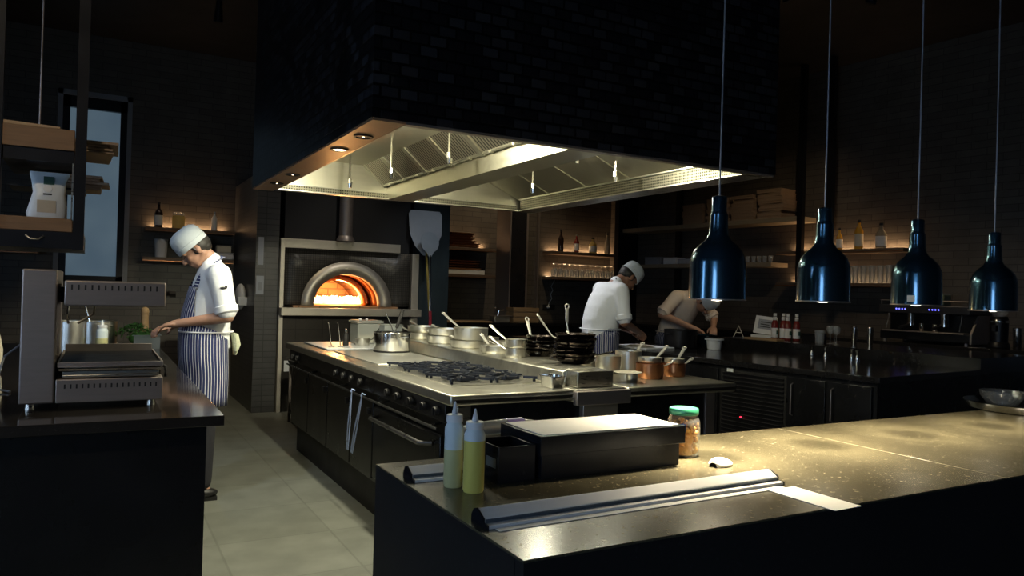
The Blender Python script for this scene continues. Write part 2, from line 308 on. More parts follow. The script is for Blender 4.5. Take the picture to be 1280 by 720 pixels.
# ------------------------------------------------------------------ mesh builder
class MB:
    def __init__(s): s.bm = bmesh.new(); s.mark = 0
    def _f(s, vs):
        try: return s.bm.faces.new(vs)
        except ValueError: return None
    def box(s, x0, x1, y0, y1, z0, z1):
        v = [s.bm.verts.new((x, y, z)) for z in (z0, z1) for y in (y0, y1) for x in (x0, x1)]
        for q in ((0, 2, 3, 1), (4, 5, 7, 6), (0, 1, 5, 4), (2, 6, 7, 3), (0, 4, 6, 2), (1, 3, 7, 5)): s._f([v[i] for i in q])
        return s
    def rings(s, rs, cap=True, close=False):
        vr = [[s.bm.verts.new(p) for p in r] for r in rs]
        k = len(vr[0])
        for a, b in zip(vr, vr[1:] + ([vr[0]] if close else [])):
            for i in range(k): s._f([a[i], a[(i + 1) % k], b[(i + 1) % k], b[i]])
        if cap and not close: s._f(list(reversed(vr[0]))); s._f(vr[-1])
        return s
    def lathe(s, prof, cx=0, cy=0, seg=32, sx=1.0, sy=1.0, cap=True, close=False):
        rs = [[(cx + max(r, 1e-4) * sx * math.cos(2 * PI * i / seg), cy + max(r, 1e-4) * sy * math.sin(2 * PI * i / seg), z) for i in range(seg)] for r, z in prof]
        return s.rings(rs, cap, close)
    def cyl(s, cx, cy, z0, z1, r0, r1=None, seg=24):
        return s.lathe([(r0, z0), (r1 if r1 is not None else r0, z1)], cx, cy, seg)
    def tube(s, pts, r, seg=8, flat=1.0, up=(0, 0, 1)):
        pts = [Vector(p) for p in pts]; rr = r if isinstance(r, (list, tuple)) else [r] * len(pts); rs = []
        for i, p in enumerate(pts):
            d = (pts[min(i + 1, len(pts) - 1)] - pts[max(i - 1, 0)]).normalized()
            u = Vector(up)
            if abs(d.dot(u)) > 0.97: u = Vector((0, 1, 0)) if abs(d.y) < 0.9 else Vector((1, 0, 0))
            a = d.cross(u).normalized(); b = a.cross(d)
            rs.append([p + a * rr[i] * math.cos(2 * PI * k / seg) + b * rr[i] * flat * math.sin(2 * PI * k / seg) for k in range(seg)])
        return s.rings(rs)
    def rod(s, a, b, r, r1=None, seg=10): return s.tube([a, b], [r, r1 if r1 is not None else r], seg)
    def ell(s, c, rad, mat=None, seg=20, n=12):
        c = Vector(c); rs = []
        for j in range(1, n):
            t = PI * j / n; ring = []
            for i in range(seg):
                p = Vector((rad[0] * math.sin(t) * math.cos(2 * PI * i / seg), rad[1] * math.sin(t) * math.sin(2 * PI * i / seg), -rad[2] * math.cos(t)))
                if mat is not None: p = mat @ p
                ring.append(c + p)
            rs.append(ring)
        vr = [[s.bm.verts.new(p) for p in r] for r in rs]
        for a, b in zip(vr, vr[1:]):
            for i in range(seg): s._f([a[i], a[(i + 1) % seg], b[(i + 1) % seg], b[i]])
        lo = Vector((0, 0, -rad[2])); hi = Vector((0, 0, rad[2]))
        if mat is not None: lo = mat @ lo; hi = mat @ hi
        vl = s.bm.verts.new(c + lo); vh = s.bm.verts.new(c + hi)
        for i in range(seg): s._f([vl, vr[0][(i + 1) % seg], vr[0][i]]); s._f([vh, vr[-1][i], vr[-1][(i + 1) % seg]])
        return s
    def caps(s, a, b, ra, rb, seg=14):
        """tapered limb with rounded ends"""
        a = Vector(a); b = Vector(b); d = (b - a).normalized(); u = Vector((0, 1, 0)) if abs(d.y) < 0.9 else Vector((1, 0, 0))
        e = d.cross(u).normalized(); g = e.cross(d); rs = []
        for k in range(1, 5):
            t = PI / 2 * k / 4; rs.append((a - d * ra * math.cos(t), ra * math.sin(t)))
        for k in range(0, 4):
            t = PI / 2 * k / 4; rs.append((b + d * rb * math.sin(t), rb * math.cos(t)))
        return s.rings([[p + e * r * math.cos(2 * PI * i / seg) + g * r * math.sin(2 * PI * i / seg) for i in range(seg)] for p, r in rs])
    def prism(s, poly, axis, a, b):
        def P(p, t):
            return {'x': (t, p[0], p[1]), 'y': (p[0], t, p[1]), 'z': (p[0], p[1], t)}[axis]
        return s.rings([[P(p, a) for p in poly], [P(p, b) for p in poly]])
    def xf(s, mat):
        bmesh.ops.transform(s.bm, matrix=mat, verts=s.bm.verts[:]); return s

def finish(bm, name, mat, parent=None, bevel=0.0, sharp=35, remesh=0.0, solid=0.0, sub=0, bseg=2):
    bmesh.ops.recalc_face_normals(bm, faces=bm.faces[:])
    me = bpy.data.meshes.new(name); bm.to_mesh(me); bm.free()
    for p in me.polygons: p.use_smooth = True
    if not remesh: me.set_sharp_from_angle(angle=R(sharp))
    me.materials.append(M[mat] if isinstance(mat, str) else mat)
    o = bpy.data.objects.new(name, me); C.objects.link(o)
    if parent: o.parent = parent
    if solid:
        q = o.modifiers.new('thick', 'SOLIDIFY'); q.thickness = solid; q.offset = 0
    if remesh:
        q = o.modifiers.new('skin', 'REMESH'); q.mode = 'VOXEL'; q.voxel_size = remesh; q.use_smooth_shade = True
        q = o.modifiers.new('soft', 'SMOOTH'); q.factor = 0.5; q.iterations = 3
    if bevel:
        q = o.modifiers.new('edge', 'BEVEL'); q.width = bevel; q.segments = bseg; q.limit_method = 'ANGLE'; q.angle_limit = R(40)
    if sub:
        q = o.modifiers.new('sub', 'SUBSURF'); q.levels = sub; q.render_levels = sub
    return o

def obj(name, mb, mat, parent=None, **k): return finish(mb.bm, name, mat, parent, **k)
def wobj(name, mb, mat, root, under=None, **k):
    """mesh given in world coordinates, stored relative to its thing"""
    mb.xf(Matrix.Translation(-root.location) if not any(root.rotation_euler) else (Matrix.Translation(root.location) @ root.rotation_euler.to_matrix().to_4x4()).inverted())
    return finish(mb.bm, name, mat, under or root, **k)
def tag(o, label, cat, group=None):
    o['label'] = label; o['category'] = cat
    if group: o['group'] = group
    return o
def thing(name, label, cat, loc=(0, 0, 0), rz=0.0, group=None):
    o = bpy.data.objects.new(name, None); C.objects.link(o); o.empty_display_size = 0.05
    o.location = loc; o.rotation_euler = (0, 0, rz); return tag(o, label, cat, group)
def struct(name, mb, mat, parent=None, **k):
    o = obj(name, mb, mat, parent, **k)
    if parent is None: o['kind'] = 'structure'
    return o
def dup(root, loc, rz=None, label=None, group=None, scale=None, rot=None):
    r = root.copy(); C.objects.link(r); r.location = loc
    if rz is not None: r.rotation_euler = (0, 0, rz)
    if rot is not None: r.rotation_euler = rot
    if scale: r.scale = scale
    if label: r['label'] = label
    if group: r['group'] = group
    for ch in list(root.children):
        c = ch.copy(); C.objects.link(c); c.parent = r
        for g in list(ch.children):
            d = g.copy(); C.objects.link(d); d.parent = c
    return r

# bar frame: w runs away from the aisle, v runs along the bar front away from the camera
A6 = R(6); OB = Vector((4.43, 3.06, 0)); VB = Vector((-math.sin(A6), math.cos(A6), 0)); WB = Vector((math.cos(A6), math.sin(A6), 0))
def BW(w, v, z=0.0): return OB + WB * w + VB * v + Vector((0, 0, z))
def bframe(mb): return mb.xf(Matrix.Translation(OB) @ Matrix.Rotation(A6, 4, 'Z'))

# ================================================================== ROOM
CH = 4.2
struct('floor', MB().box(-3.2, 9.2, -3.7, 10.2, -0.12, 0.0), 'floor')
struct('ceiling', MB().box(-3.2, 9.2, -3.7, 10.2, CH, CH + 0.12), 'wall_black')
wb = MB()
wx0, wx1, wz0, wz1 = -0.38, 0.27, 1.36, 3.48
wb.box(-3.0, wx0, 9.9, 10.1, 0, CH); wb.box(wx1, 9.0, 9.9, 10.1, 0, CH); wb.box(wx0, wx1, 9.9, 10.1, 0, wz0); wb.box(wx0, wx1, 9.9, 10.1, wz1, CH)
struct('wall_back', wb, 'brick_back')
wl = MB(); lwins = [(-2.5, -0.9, 0.9, 2.6), (2.25, 2.85, 0.9, 2.6)]
ys = -3.5
for a, b_, z0, z1 in lwins:
    wl.box(-3.1, -3.0, ys, a, 0, CH).box(-3.1, -3.0, a, b_, 0, z0).box(-3.1, -3.0, a, b_, z1, CH); ys = b_
wl.box(-3.1, -3.0, ys, 10.1, 0, CH)
struct('wall_left', wl, 'wall_black')
wr = MB().box(3.58, 3.72, -7.2, 7.4, 0, CH)
wro = struct('wall_right', wr, 'brick_side'); wro.location = OB; wro.rotation_euler = (0, 0, A6)
struct('wall_front', MB().box(-3.0, 9.0, -3.6, -3.5, 0, CH), 'wall_black')
# window at the far left, frosted glass in a dark frame with a grey reveal
w1 = struct('window_1', MB().box(wx0 + 0.06, wx1 - 0.06, 9.96, 9.975, wz0 + 0.06, wz1 - 0.1), 'dusk')
fr = MB()
fr.box(wx0, wx0 + 0.07, 9.90, 9.99, wz0, wz1); fr.box(wx1 - 0.07, wx1, 9.90, 9.99, wz0, wz1); fr.box(wx0, wx1, 9.90, 9.99, wz1 - 0.13, wz1); fr.box(wx0, wx1, 9.90, 9.99, wz0, wz0 + 0.07)
obj('window_frame', fr, 'black_metal', w1)
rv = MB(); rv.box(wx0 - 0.05, wx0, 9.88, 9.92, wz0, wz1 + 0.06); rv.box(wx1, wx1 + 0.05, 9.88, 9.92, wz0, wz1 + 0.06); rv.box(wx0 - 0.05, wx1 + 0.05, 9.88, 9.92, wz1, wz1 + 0.06)
obj('window_trim', rv, 'grey_plastic', w1)
for i, (a, b_, z0, z1) in enumerate(lwins):
    w = struct('window_%d' % (i + 2), MB().box(-3.06, -3.05, a, b_, z0, z1), 'day')
    f = MB(); ym = (a + b_) / 2
    f.box(-3.05, -3.0, a, a + .05, z0, z1).box(-3.05, -3.0, b_ - .05, b_, z0, z1).box(-3.05, -3.0, a, b_, z0, z0 + .05).box(-3.05, -3.0, a, b_, z1 - .05, z1)
    obj('window_frame', f, 'black_metal', w)
# pillars and wall panels at the back
struct('trim_1', MB().box(1.50, 1.74, 8.40, 9.9, 0, 2.6), 'pillar_tile')                        # pillar left of the oven
struct('trim_2', MB().box(3.36, 3.84, 8.55, 9.9, 0, 2.6), pmat('blue_grey_duct', (0.055, 0.075, 0.085), 0.35, 0.3, 0.25, 3, stretch=(4, 1, 1)))
t3 = MB().box(5.24, 5.50, 9.5, 9.9, 0, 2.7)
struct('trim_3', t3, 'black_panel')
struct('trim_4', MB().box(5.215, 5.235, 9.48, 9.9, 0, 2.7), 'steel_dull')
struct('trim_5', MB().box(5.505, 5.56, 9.55, 9.9, 0, 2.7), 'steel_dull')
struct('trim_6', MB().box(5.90, 5.93, 9.84, 9.9, 0, 2.7), 'steel_dull')
#struct('trim_7', MB().box(0.35, 1.50, 9.86, 9.9, 2.68, 2.74), 'wall_black')
# unseen ceiling spots added to brighten chefs, grill, peels, rack, oven and bar
for i, (p, t, pw, col, sp) in enumerate([((-0.6, 3.6, 4.1), (0.55, 5.2, 0.9), P_CEIL * 1.35, (0.75, 0.87, 1.0), 34),
                                         ((2.9, 7.4, 4.1), (4.0, 5.6, 1.1), P_CEIL * 4.6, (0.98, 0.98, 1.0), 26),
                                         ((5.2, 4.6, 4.1), (6.9, 4.6, 1.1), P_CEIL * 0.9, WARM, 60),
                                         ((1.0, 8.0, 4.1), (0.9, 8.6, 0.0), P_CEIL * 0.6, WARM, 90),
                                         ((3.7, 6.35, 4.1), (3.5, 8.1, 1.9), P_CEIL * 0.55, (.85, .93, 1.0), 34),
                                         ((5.4, 4.4, 4.1), (7.35, 6.5, 2.1), P_CEIL * 0.5, WARM, 48),
                                         ((2.5, 6.4, 4.1), (2.5, 8.4, 1.3), P_CEIL * 0.8, (1.0, .93, .8), 44),
                                         ((5.9, 4.2, 4.1), (5.45, 5.9, 1.2), P_CEIL * 1.0, WARM, 26),
                                         ((-1.4, 0.6, 4.1), (0.0, 3.6, 1.1), P_CEIL * 1.3, WARM, 40),
                                         ((5.2, 8.5, 4.1), (5.0, 9.6, 1.2), P_CEIL * 0.8, WARM, 100)]):
    lt = thing('ceiling_spotlight', ['small black ceiling spotlight aimed at the chef by the left counter', 'small black ceiling spotlight aimed at the middle chef', 'small black ceiling spotlight over the bar', 'small black ceiling spotlight over the back of the aisle', 'small black ceiling spotlight aimed at the pizza peels', 'small black ceiling spotlight aimed at the shelf rack', 'small black ceiling spotlight aimed at the oven face', 'small black ceiling spotlight aimed at the stooping chef', 'small black ceiling spotlight aimed at the salamander grill', 'small black ceiling spotlight near the back wall'][i], 'spotlight', p)
    d = Vector(t) - Vector(p); d.normalize()
    obj('housing', MB().cyl(0, 0, 0.02, 0.10, 0.03).rod(Vector((0, 0, 0.03)), d * 0.10, 0.035, 0.045, 16), 'black_metal', lt)
    light('ceiling_spot_light', 'SPOT', Vector(p) + d * 0.13, pw, col, 0.04, t, sp, 1.0)

# ================================================================== EXTRACTOR HOOD
hd = thing('extractor_hood', 'huge black mosaic-clad extractor hood with steel underside above the cooking range', 'extractor hood', (2.17, 4.35, 2.08))
HX0, HX1, HY0, HY1, HZ = 0.98, 3.36, 3.00, 5.72, 2.08
c = MB()
c.box(HX0, HX0 + .035, HY0, HY1, HZ + .012, CH).box(HX1 - .02, HX1, HY0, HY1, HZ + .012, CH).box(HX0 + .035, HX1 - .02, HY0, HY0 + .03, HZ + .012, CH).box(HX0 + .035, HX1 - .02, HY1 - .03, HY1, HZ + .012, CH)
wobj('cladding', c, 'hood_black', hd)
# soffit ring with downlights
wobj('soffit_panel', MB().box(HX0 + .004, 1.13, HY0 + .004, HY1 - .004, HZ, HZ + .011), 'soffit', hd)
wobj('front_rim', MB().box(1.132, HX1 - .004, HY0 + .004, HY0 + .045, HZ, HZ + .011), 'steel_dull', hd)
inn = MB()
inn.box(1.132, 1.14, HY0 + .05, 5.66, HZ, 2.34)                      # left inner wall
inn.box(1.14, 3.33, 5.655, 5.665, HZ, 2.36)                          # far inner wall
inn.box(1.14, 3.33, HY0 + .036, HY0 + .046, HZ + .012, 2.36)         # near inner wall
inn.box(3.325, 3.335, HY0 + .05, 5.66, HZ, 2.36)
inn.box(1.14, 1.80, HY0 + .05, 5.655, 2.335, 2.345)                  # left bay top
inn.box(2.19, 2.80, HY0 + .05, 5.655, 2.345, 2.355)                  # right bay top
wobj('inner_lining', inn, 'hood_steel', hd)
sl = MB(); sl.prism([(2.78, 2.35), (2.79, 2.358), (3.19, 2.188), (3.18, 2.18)], 'y', HY0 + .05, 5.65)
for k in range(1, 5): sl.prism([(2.82, 2.328), (2.83, 2.345), (3.17, 2.196), (3.16, 2.18)], 'y', HY0 + .05 + k * .52, HY0 + .056 + k * .52)
wobj('sloping_panel', sl, 'hood_steel', hd)
bmn = MB(); bmn.box(1.985, 2.19, HY0 + .05, 5.65, 2.082, 2.095).box(1.985, 1.993, HY0 + .05, 5.65, 2.095, 2.185).box(2.182, 2.19, HY0 + .05, 5.65, 2.095, 2.345)
wobj('centre_beam', bmn, 'hood_steel', hd)
bt = MB(); bt.tube([(1.962, HY0 + .06, 2.192), (1.962, 5.64, 2.192)], .012, 8)
for k in range(9): bt.box(1.95, 1.974, 3.25 + k * .28, 3.275 + k * .28, 2.178, 2.206)
wobj('grease_channel', bt, 'hood_steel', hd)
for k in range(6):
    y0 = 3.08 + k * .43
    f = MB(); f.prism([(1.79, 2.338), (1.80, 2.345), (1.978, 2.187), (1.968, 2.18)], 'y', y0 + .03, y0 + .40)
    fo = wobj('baffle_filter', f, 'baffle' if k % 2 else 'baffle', hd)
    for a, b_ in ((y0, y0 + .03), (y0 + .40, y0 + .43)): wobj('filter_frame', MB().prism([(1.785, 2.333), (1.80, 2.347), (1.982, 2.187), (1.966, 2.173)], 'y', a + .002, b_ - .002), 'hood_steel', hd)
gt = MB(); gt.box(3.17, 3.178, HY0 + .06, 5.6, 2.088, 2.172)
wobj('perforated_gutter', gt, 'perf', hd)
gl = MB().box(3.155, 3.19, HY0 + .06, 5.6, 2.172, 2.182).box(3.155, 3.325, HY0 + .06, 5.6, HZ, 2.088)
wobj('gutter_lip', gl, 'steel', hd)
wobj('far_gutter', MB().box(1.14, 3.15, 5.62, 5.628, HZ + .008, 2.125), 'perf', hd)
wobj('far_gutter_lip', MB().box(1.14, 3.15, 5.60, 5.655, HZ, 2.088).box(1.14, 3.15, 5.61, 5.63, 2.125, 2.13), 'steel', hd)
for (x, y, zt, zb) in [(1.58, 5.3, 2.335, 2.10), (1.64, 4.6, 2.335, 2.09), (1.80, 4.05, 2.335, 2.13), (2.28, 4.65, 2.345, 2.11), (2.70, 4.6, 2.345, 2.09), (2.98, 4.0, 2.28, 2.13), (2.74, 4.1, 2.345, 2.24)]:
    q = MB(); q.rod((x, y, zt), (x, y, zb + .05), .008).cyl(x, y, zb + .035, zb + .065, .015, None, 8).rod((x, y, zb + .05), (x + .012, y, zb + .03), .012).cyl(x + .004, y, zb, zb + .03, .012, .017, 10)
    wobj('spray_nozzle', q, 'steel_bright', hd)
for (x, y) in [(1.42, 3.35), (1.42, 4.05), (2.5, 3.35), (2.5, 4.05)]:
    z = 2.335 if x < 2 else 2.345
    b_ = wobj('lamp_housing', MB().lathe([(.07, z), (.07, z - .02), (.06, z - .03)], x, y, 24), 'steel', hd)
    wobj('lamp_lens', under=b_, mb=MB().lathe([(.055, z - .03), (.05, z - .045), (.02, z - .055)], x, y, 24), mat='lens', root=hd)
    light('hood_lamp_light', 'POINT', (x, y, z - .10), P_HOOD, GREENISH, .045)
    if x < 2: light('hood_down_light', 'SPOT', (x, y + .1, z - .10), P_DOWN, GREENISH, .04, (1.15, y + 1.0, 0), 130, .5)
for k, y in enumerate([3.36, 3.75, 4.78, 5.25]):
    dr_ = wobj('downlight_ring', MB().lathe([(.045, HZ - .001), (.045, HZ - .006), (.034, HZ - .006), (.034, HZ - .001)], 1.06, y, 24, cap=False, close=True), 'black_metal', hd)
    wobj('downlight_baffle', MB().cyl(1.06, y, HZ - .0025, HZ - .001, .033), 'black_metal', hd, under=dr_); wobj('downlight_lens', under=dr_, mb= MB().cyl(1.06, y, HZ - .004, HZ - .0027, .030 if k == 1 else .005), mat='down', root=hd)
    light('soffit_downlight', 'SPOT', (1.06, y, HZ - .012), P_SOFFIT * (1.1 if k < 2 else 0.8), GREENISH, .03, (0.98, y, 0), 110, .7)

# ================================================================== COOKING RANGE
IX0, IX1, IY0, IY1, IZ = 1.43, 3.22, 3.12, 6.50, 0.90
rg = thing('cooking_range', 'long island cooking range with steel top, black fronts and gas burners', 'cooking range', (2.32, 4.8, 0))
wobj('worktop', MB().box(IX0, 2.11, IY0, IY1, IZ - .05, IZ).box(2.45, IX1, IY0, IY1, IZ - .05, IZ).box(2.11, 2.45, IY0 + .02, IY1, IZ - .065, IZ - .002), 'worktop_steel', rg, bevel=.008)
sp = MB(); sp.prism([(2.13, IZ), (2.16, IZ + .075), (2.19, IZ + .085), (2.39, IZ + .085), (2.42, IZ + .075), (2.44, IZ)], 'y', 3.30, 6.42)
wobj('centre_spine', sp, 'worktop_steel', rg, bevel=.006)
se = MB(); se.box(2.175, 2.40, 3.19, 3.30, IZ, IZ + .083)
wobj('spine_end_box', se, 'steel', rg, bevel=.004)
wobj('end_cover', MB().box(2.105, 2.44, 3.085, 3.125, IZ - .075, IZ - .005), 'steel_dull', rg, bevel=.004)
bd = MB(); bd.box(1.49, 3.16, 3.22, 6.44, .22, .845)
wobj('body', bd, 'range_black', rg)
wobj('kickboard', MB().box(1.52, 3.12, 3.26, 6.40, .0005, .2195), 'black_rubber', rg)  # dark block added where only shade lies beneath the range
wobj('control_panel', MB().prism([(1.452, .845), (1.446, .76), (1.49, .745), (1.50, .845)], 'y', 3.22, 6.44), 'range_black', rg, bevel=.004)
ml = MB(); ml.rod((1.425, 3.25, .725), (1.425, 6.42, .725), .007)
for y in (3.35, 4.1, 4.9, 5.7, 6.35): ml.rod((1.425, y, .725), (1.50, y, .735), .007)
wobj('towel_rail', ml, 'dark_rail', rg)
for y in (6.25, 6.10, 5.0, 4.82, 4.65, 4.47, 3.98, 3.82, 3.64, 3.46, 3.30):
    k = MB(); k.rod((1.449, y, .805), (1.425, y, .802), .024, .021, 16).box(1.418, 1.428, y - .004, y + .004, .785, .82)
    wobj('knob', k, 'black_rubber', rg)
for y in (6.175, 4.90, 3.90): wobj('indicator', MB().rod((1.449, y, .80), (1.44, y, .80), .008), 'steel_bright', rg)
for i, (a, b_) in enumerate([(5.88, 6.42), (5.33, 5.86), (4.77, 5.31), (4.32, 4.75)]):
    d = wobj('door', MB().box(1.47, 1.489, a, b_, .24, .70), 'range_black', rg, bevel=.004)
    h = MB().box(1.452, 1.47, a + .04, a + .07, .62, .66); wobj('door_latch', h, 'dark_rail', rg, under=d, bevel=.003)
odr = wobj('oven_door', MB().box(1.462, 1.489, 3.30, 4.28, .26, .68), 'range_black', rg, bevel=.006)
oh = MB(); oh.tube([(1.462, 4.2, .63), (1.405, 4.17, .63), (1.405, 3.42, .63), (1.462, 3.39, .63)], .012, 8)
wobj('oven_handle', oh, 'dark_rail', rg, under=odr)
# near end: steel legs, black infill, grey centre panel
for x in (1.50, 3.06): wobj('corner_post', MB().box(x, x + .07, 3.19, 3.218, .10, .85), 'steel' if x < 2 else 'steel_dull', rg, bevel=.003)
wobj('end_panel', MB().box(1.57, 2.20, 3.205, 3.219, .14, .84).box(2.42, 3.06, 3.205, 3.219, .14, .84), 'black_panel', rg)
wobj('centre_post', MB().box(2.20, 2.42, 3.17, 3.219, .10, .85), 'oven_steel', rg, bevel=.003)
wobj('end_lip', MB().box(IX0 + .01, 2.10, IY0 - .012, IY0, IZ - .035, IZ - .02).box(2.455, IX1 - .01, IY0 - .012, IY0, IZ - .035, IZ - .02), 'steel_bright', rg)
# cooking zones
wobj('griddle', MB().box(1.56, 2.08, 4.50, 5.50, IZ, IZ + .008), 'griddle', rg, bevel=.004)
wobj('hob_tray', MB().box(1.57, 2.10, 3.42, 4.42, IZ, IZ + .004), 'steel', rg)
def grate(cx, cy, w, d):
    z = IZ + .004
    q = MB()
    def bar(x0, y0, x1, y1, h=.028, t=.008):
        dx, dy = x1 - x0, y1 - y0; L = math.hypot(dx, dy); nx, ny = -dy / L * t / 2, dx / L * t / 2
        q.prism([(x0 + nx, y0 + ny), (x1 + nx, y1 + ny), (x1 - nx, y1 - ny), (x0 - nx, y0 - ny)], 'z', z + h - .014, z + h)
    w2, d2 = w / 2, d / 2
    for k in range(8):
        a = 2 * PI * (k + .5) / 8; r0, r1 = .040, .098
        bar(cx + r0 * math.cos(a), cy + r0 * math.sin(a), cx + r1 * math.cos(a), cy + r1 * math.sin(a), .032, .011)
    oc = [(cx + .098 * math.cos(2 * PI * k / 8 + PI / 8), cy + .098 * math.sin(2 * PI * k / 8 + PI / 8)) for k in range(8)]
    for k in range(8): bar(*oc[k], *oc[(k + 1) % 8], .024, .012)
    for sx in (-1, 1):
        for sy in (-1, 1):
            bar(cx + sx * .07, cy + sy * .09, cx + sx * w2, cy + sy * d2, .028, .012)
            q.box(cx + sx * (w2 - .012) - .006, cx + sx * (w2 - .012) + .006, cy + sy * (d2 - .012) - .006, cy + sy * (d2 - .012) + .006, z, z + .026)
    g = wobj('burner_grate', q, 'grate', rg)
    b_ = MB().lathe([(.05, z), (.052, z + .006), (.04, z + .012), (.038, z + .018), (.02, z + .021)], cx, cy, 24)
    wobj('burner', b_, 'iron', rg, under=g)
for iy in range(3):
    for ix in range(2): grate(1.705 + ix * .262, 3.60 + iy * .325, .25, .29)
# small steel strip in front of the burners and the raised edges
for y in (4.44, 5.53): wobj('seam', MB().box(IX0 + .003, 2.1, y, y + .006, IZ, IZ + .0015), 'steel_dull', rg)

# ================================================================== NEAR COUNTER (the pass)
pc = thing('pass_counter', 'long black stone pass counter in the foreground lit by pendant lamps', 'counter', (2.6, 1.45, 0))
NX0, NY0, NY1, NZ = 0.655, 1.11, 1.885, 0.92
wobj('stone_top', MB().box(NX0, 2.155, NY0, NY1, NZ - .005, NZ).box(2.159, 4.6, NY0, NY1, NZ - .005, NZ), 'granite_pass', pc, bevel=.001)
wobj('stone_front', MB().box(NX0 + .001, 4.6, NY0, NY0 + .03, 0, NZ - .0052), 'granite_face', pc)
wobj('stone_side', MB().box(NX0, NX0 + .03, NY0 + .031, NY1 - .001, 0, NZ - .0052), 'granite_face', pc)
wobj('back_panel', MB().box(NX0 + .031, 4.6, NY1 - .06, NY1 - .03, 0.08, NZ - .0052), 'black_panel', pc)
wobj('stone_seam', MB().box(2.1562, 2.1582, NY0 + .001, NY1, NZ - .0045, NZ - .0004), pmat('seam_filler', (0.28, 0.24, 0.16), .6), pc)

# ================================================================== LEFT COUNTER
lc = thing('left_counter', 'polished black counter on the left that carries the salamander grill', 'counter', (-0.9, 4.7, 0))
wobj('stone_top', MB().box(-2.6, .425, 2.90, 6.6, .862, .90), 'granite_left', lc, bevel=.002)
wobj('front_panel', MB().box(-2.6, .372, 2.955, 2.985, 0, .861), 'black_panel', lc)
wobj('side_panel', MB().box(.345, .372, 2.986, 6.56, 0, .861), 'black_panel', lc)
wobj('plinth', MB().box(.372, .376, 3.0, 6.5, 0, .08), 'black_rubber', lc)

# ================================================================== BAR
brr = thing('bar_counter', 'black stone bar counter with glossy top, raised ledge and refrigerated front', 'counter', OB, A6)
obj('stone_top', MB().box(0, 1.42, 0, 2.62, .86, .90), 'bar_top', brr, bevel=.002)
obj('front_panel', MB().box(.03, .06, .03, 2.60, .10, .859), 'black_panel', brr)
obj('end_panel', MB().box(.06, 2.9, .03, .06, 0, .859), 'black_panel', brr)
obj('plinth', MB().box(.09, .12, .06, 2.6, 0, .10), 'black_rubber', brr)
obj('raised_ledge', MB().box(1.42, 2.35, 0.0, 2.50, .86, .985), 'bar_top', brr, bevel=.002)
obj('lower_top', MB().box(2.35, 2.96, 0.0, .06, .86, .90), 'bar_top', brr)
vg = MB()
for k in range(16): vg.box(.012, .03, .72, 1.27, .33 + k * .031, .33 + k * .031 + .014)
obj('vent_grille', vg, 'black_metal', brr)
obj('grille_backing', MB().box(.024, .030, .70, 1.29, .31, .83), 'black_rubber', brr)
obj('power_led', MB().rod((.012, 1.08, .48), (.004, 1.08, .48), .006), 'led_red', brr)
obj('sticker', MB().box(.006, .012, 1.16, 1.22, .815, .84), 'paper', brr)
for (a, b_) in ((.06, .38), (.39, .69), (1.31, 1.80), (1.82, 2.3)):
    fd = obj('fridge_door', MB().box(.012, .029, a, b_, .14, .83), 'black_panel', brr, bevel=.003)
    obj('door_handle', MB().tube([(.012, b_ - .05, .56), (-.012, b_ - .05, .57), (-.012, b_ - .05, .78), (.012, b_ - .05, .79)], .005, 6), 'steel_dull', fd)
pcn = thing('prep_counter', 'black stone prep counter continuing the bar away from the camera', 'counter', OB, A6)
obj('stone_top', MB().box(0, .96, 2.625, 4.2, .86, .90), 'bar_top', pcn, bevel=.002)
obj('cabinet', MB().box(.03, .93, 2.64, 4.15, 0, .859), 'black_panel', pcn)
# back bar along the right wall
bb = thing('back_bar', 'black back bar cabinet along the right wall under the shelves', 'counter', OB, A6)
obj('stone_top', MB().box(2.96, 3.57, -.6, 5.6, .95, .985), 'bar_top', bb, bevel=.002)
obj('cabinet', MB().box(3.0, 3.57, -.6, 5.6, 0, .949), 'black_panel', bb)
# back worktop by the far wall
bw = thing('back_worktop', 'black worktop along the far wall right of the oven', 'counter', (5.6, 9.55, 0))
wobj('top', MB().box(3.85, 7.0, 9.2, 9.47, .91, .95).box(3.85, 5.2, 9.47, 9.88, .91, .95).box(5.6, 7.0, 9.47, 9.88, .91, .95), 'bar_top', bw)
wobj('cabinet', MB().box(3.9, 6.9, 9.24, 9.46, 0, .909), 'black_panel', bw)
wobj('back_edge_strip', MB().box(3.9, 5.2, 9.86, 9.885, .95, .965), 'steel_dull', bw)

# ================================================================== OVEN
ov = thing('pizza_oven', 'steel-faced pizza oven with lit arched mouth and fire inside', 'oven', (2.54, 9.0, 0))
OX, OY, OZ = 2.51, 8.40, 1.17
def arch(rx, rz, y, n=32, cx=OX, cz=OZ): return [(cx - rx * math.cos(PI * k / n), y, cz + rz * math.sin(PI * k / n)) for k in range(n + 1)]
def strip(mb, a, b):
    va = [mb.bm.verts.new(p) for p in a]; vb = [mb.bm.verts.new(p) for p in b]
    for i in range(len(a) - 1): mb._f([va[i], va[i + 1], vb[i + 1], vb[i]])
fp = MB(); n_ = 32
x0, x1, zt = 1.78, 3.28, 1.80
rect = []
for p in arch(1, 1, OY, n_):
    dx, dz = p[0] - OX, p[2] - OZ
    t = min((((x1 if dx > 0 else x0) - OX) / dx) if abs(dx) > 1e-6 else 1e9, ((zt - OZ) / dz) if dz > 1e-6 else 1e9)
    rect.append((OX + dx * t, OY, OZ + dz * t))
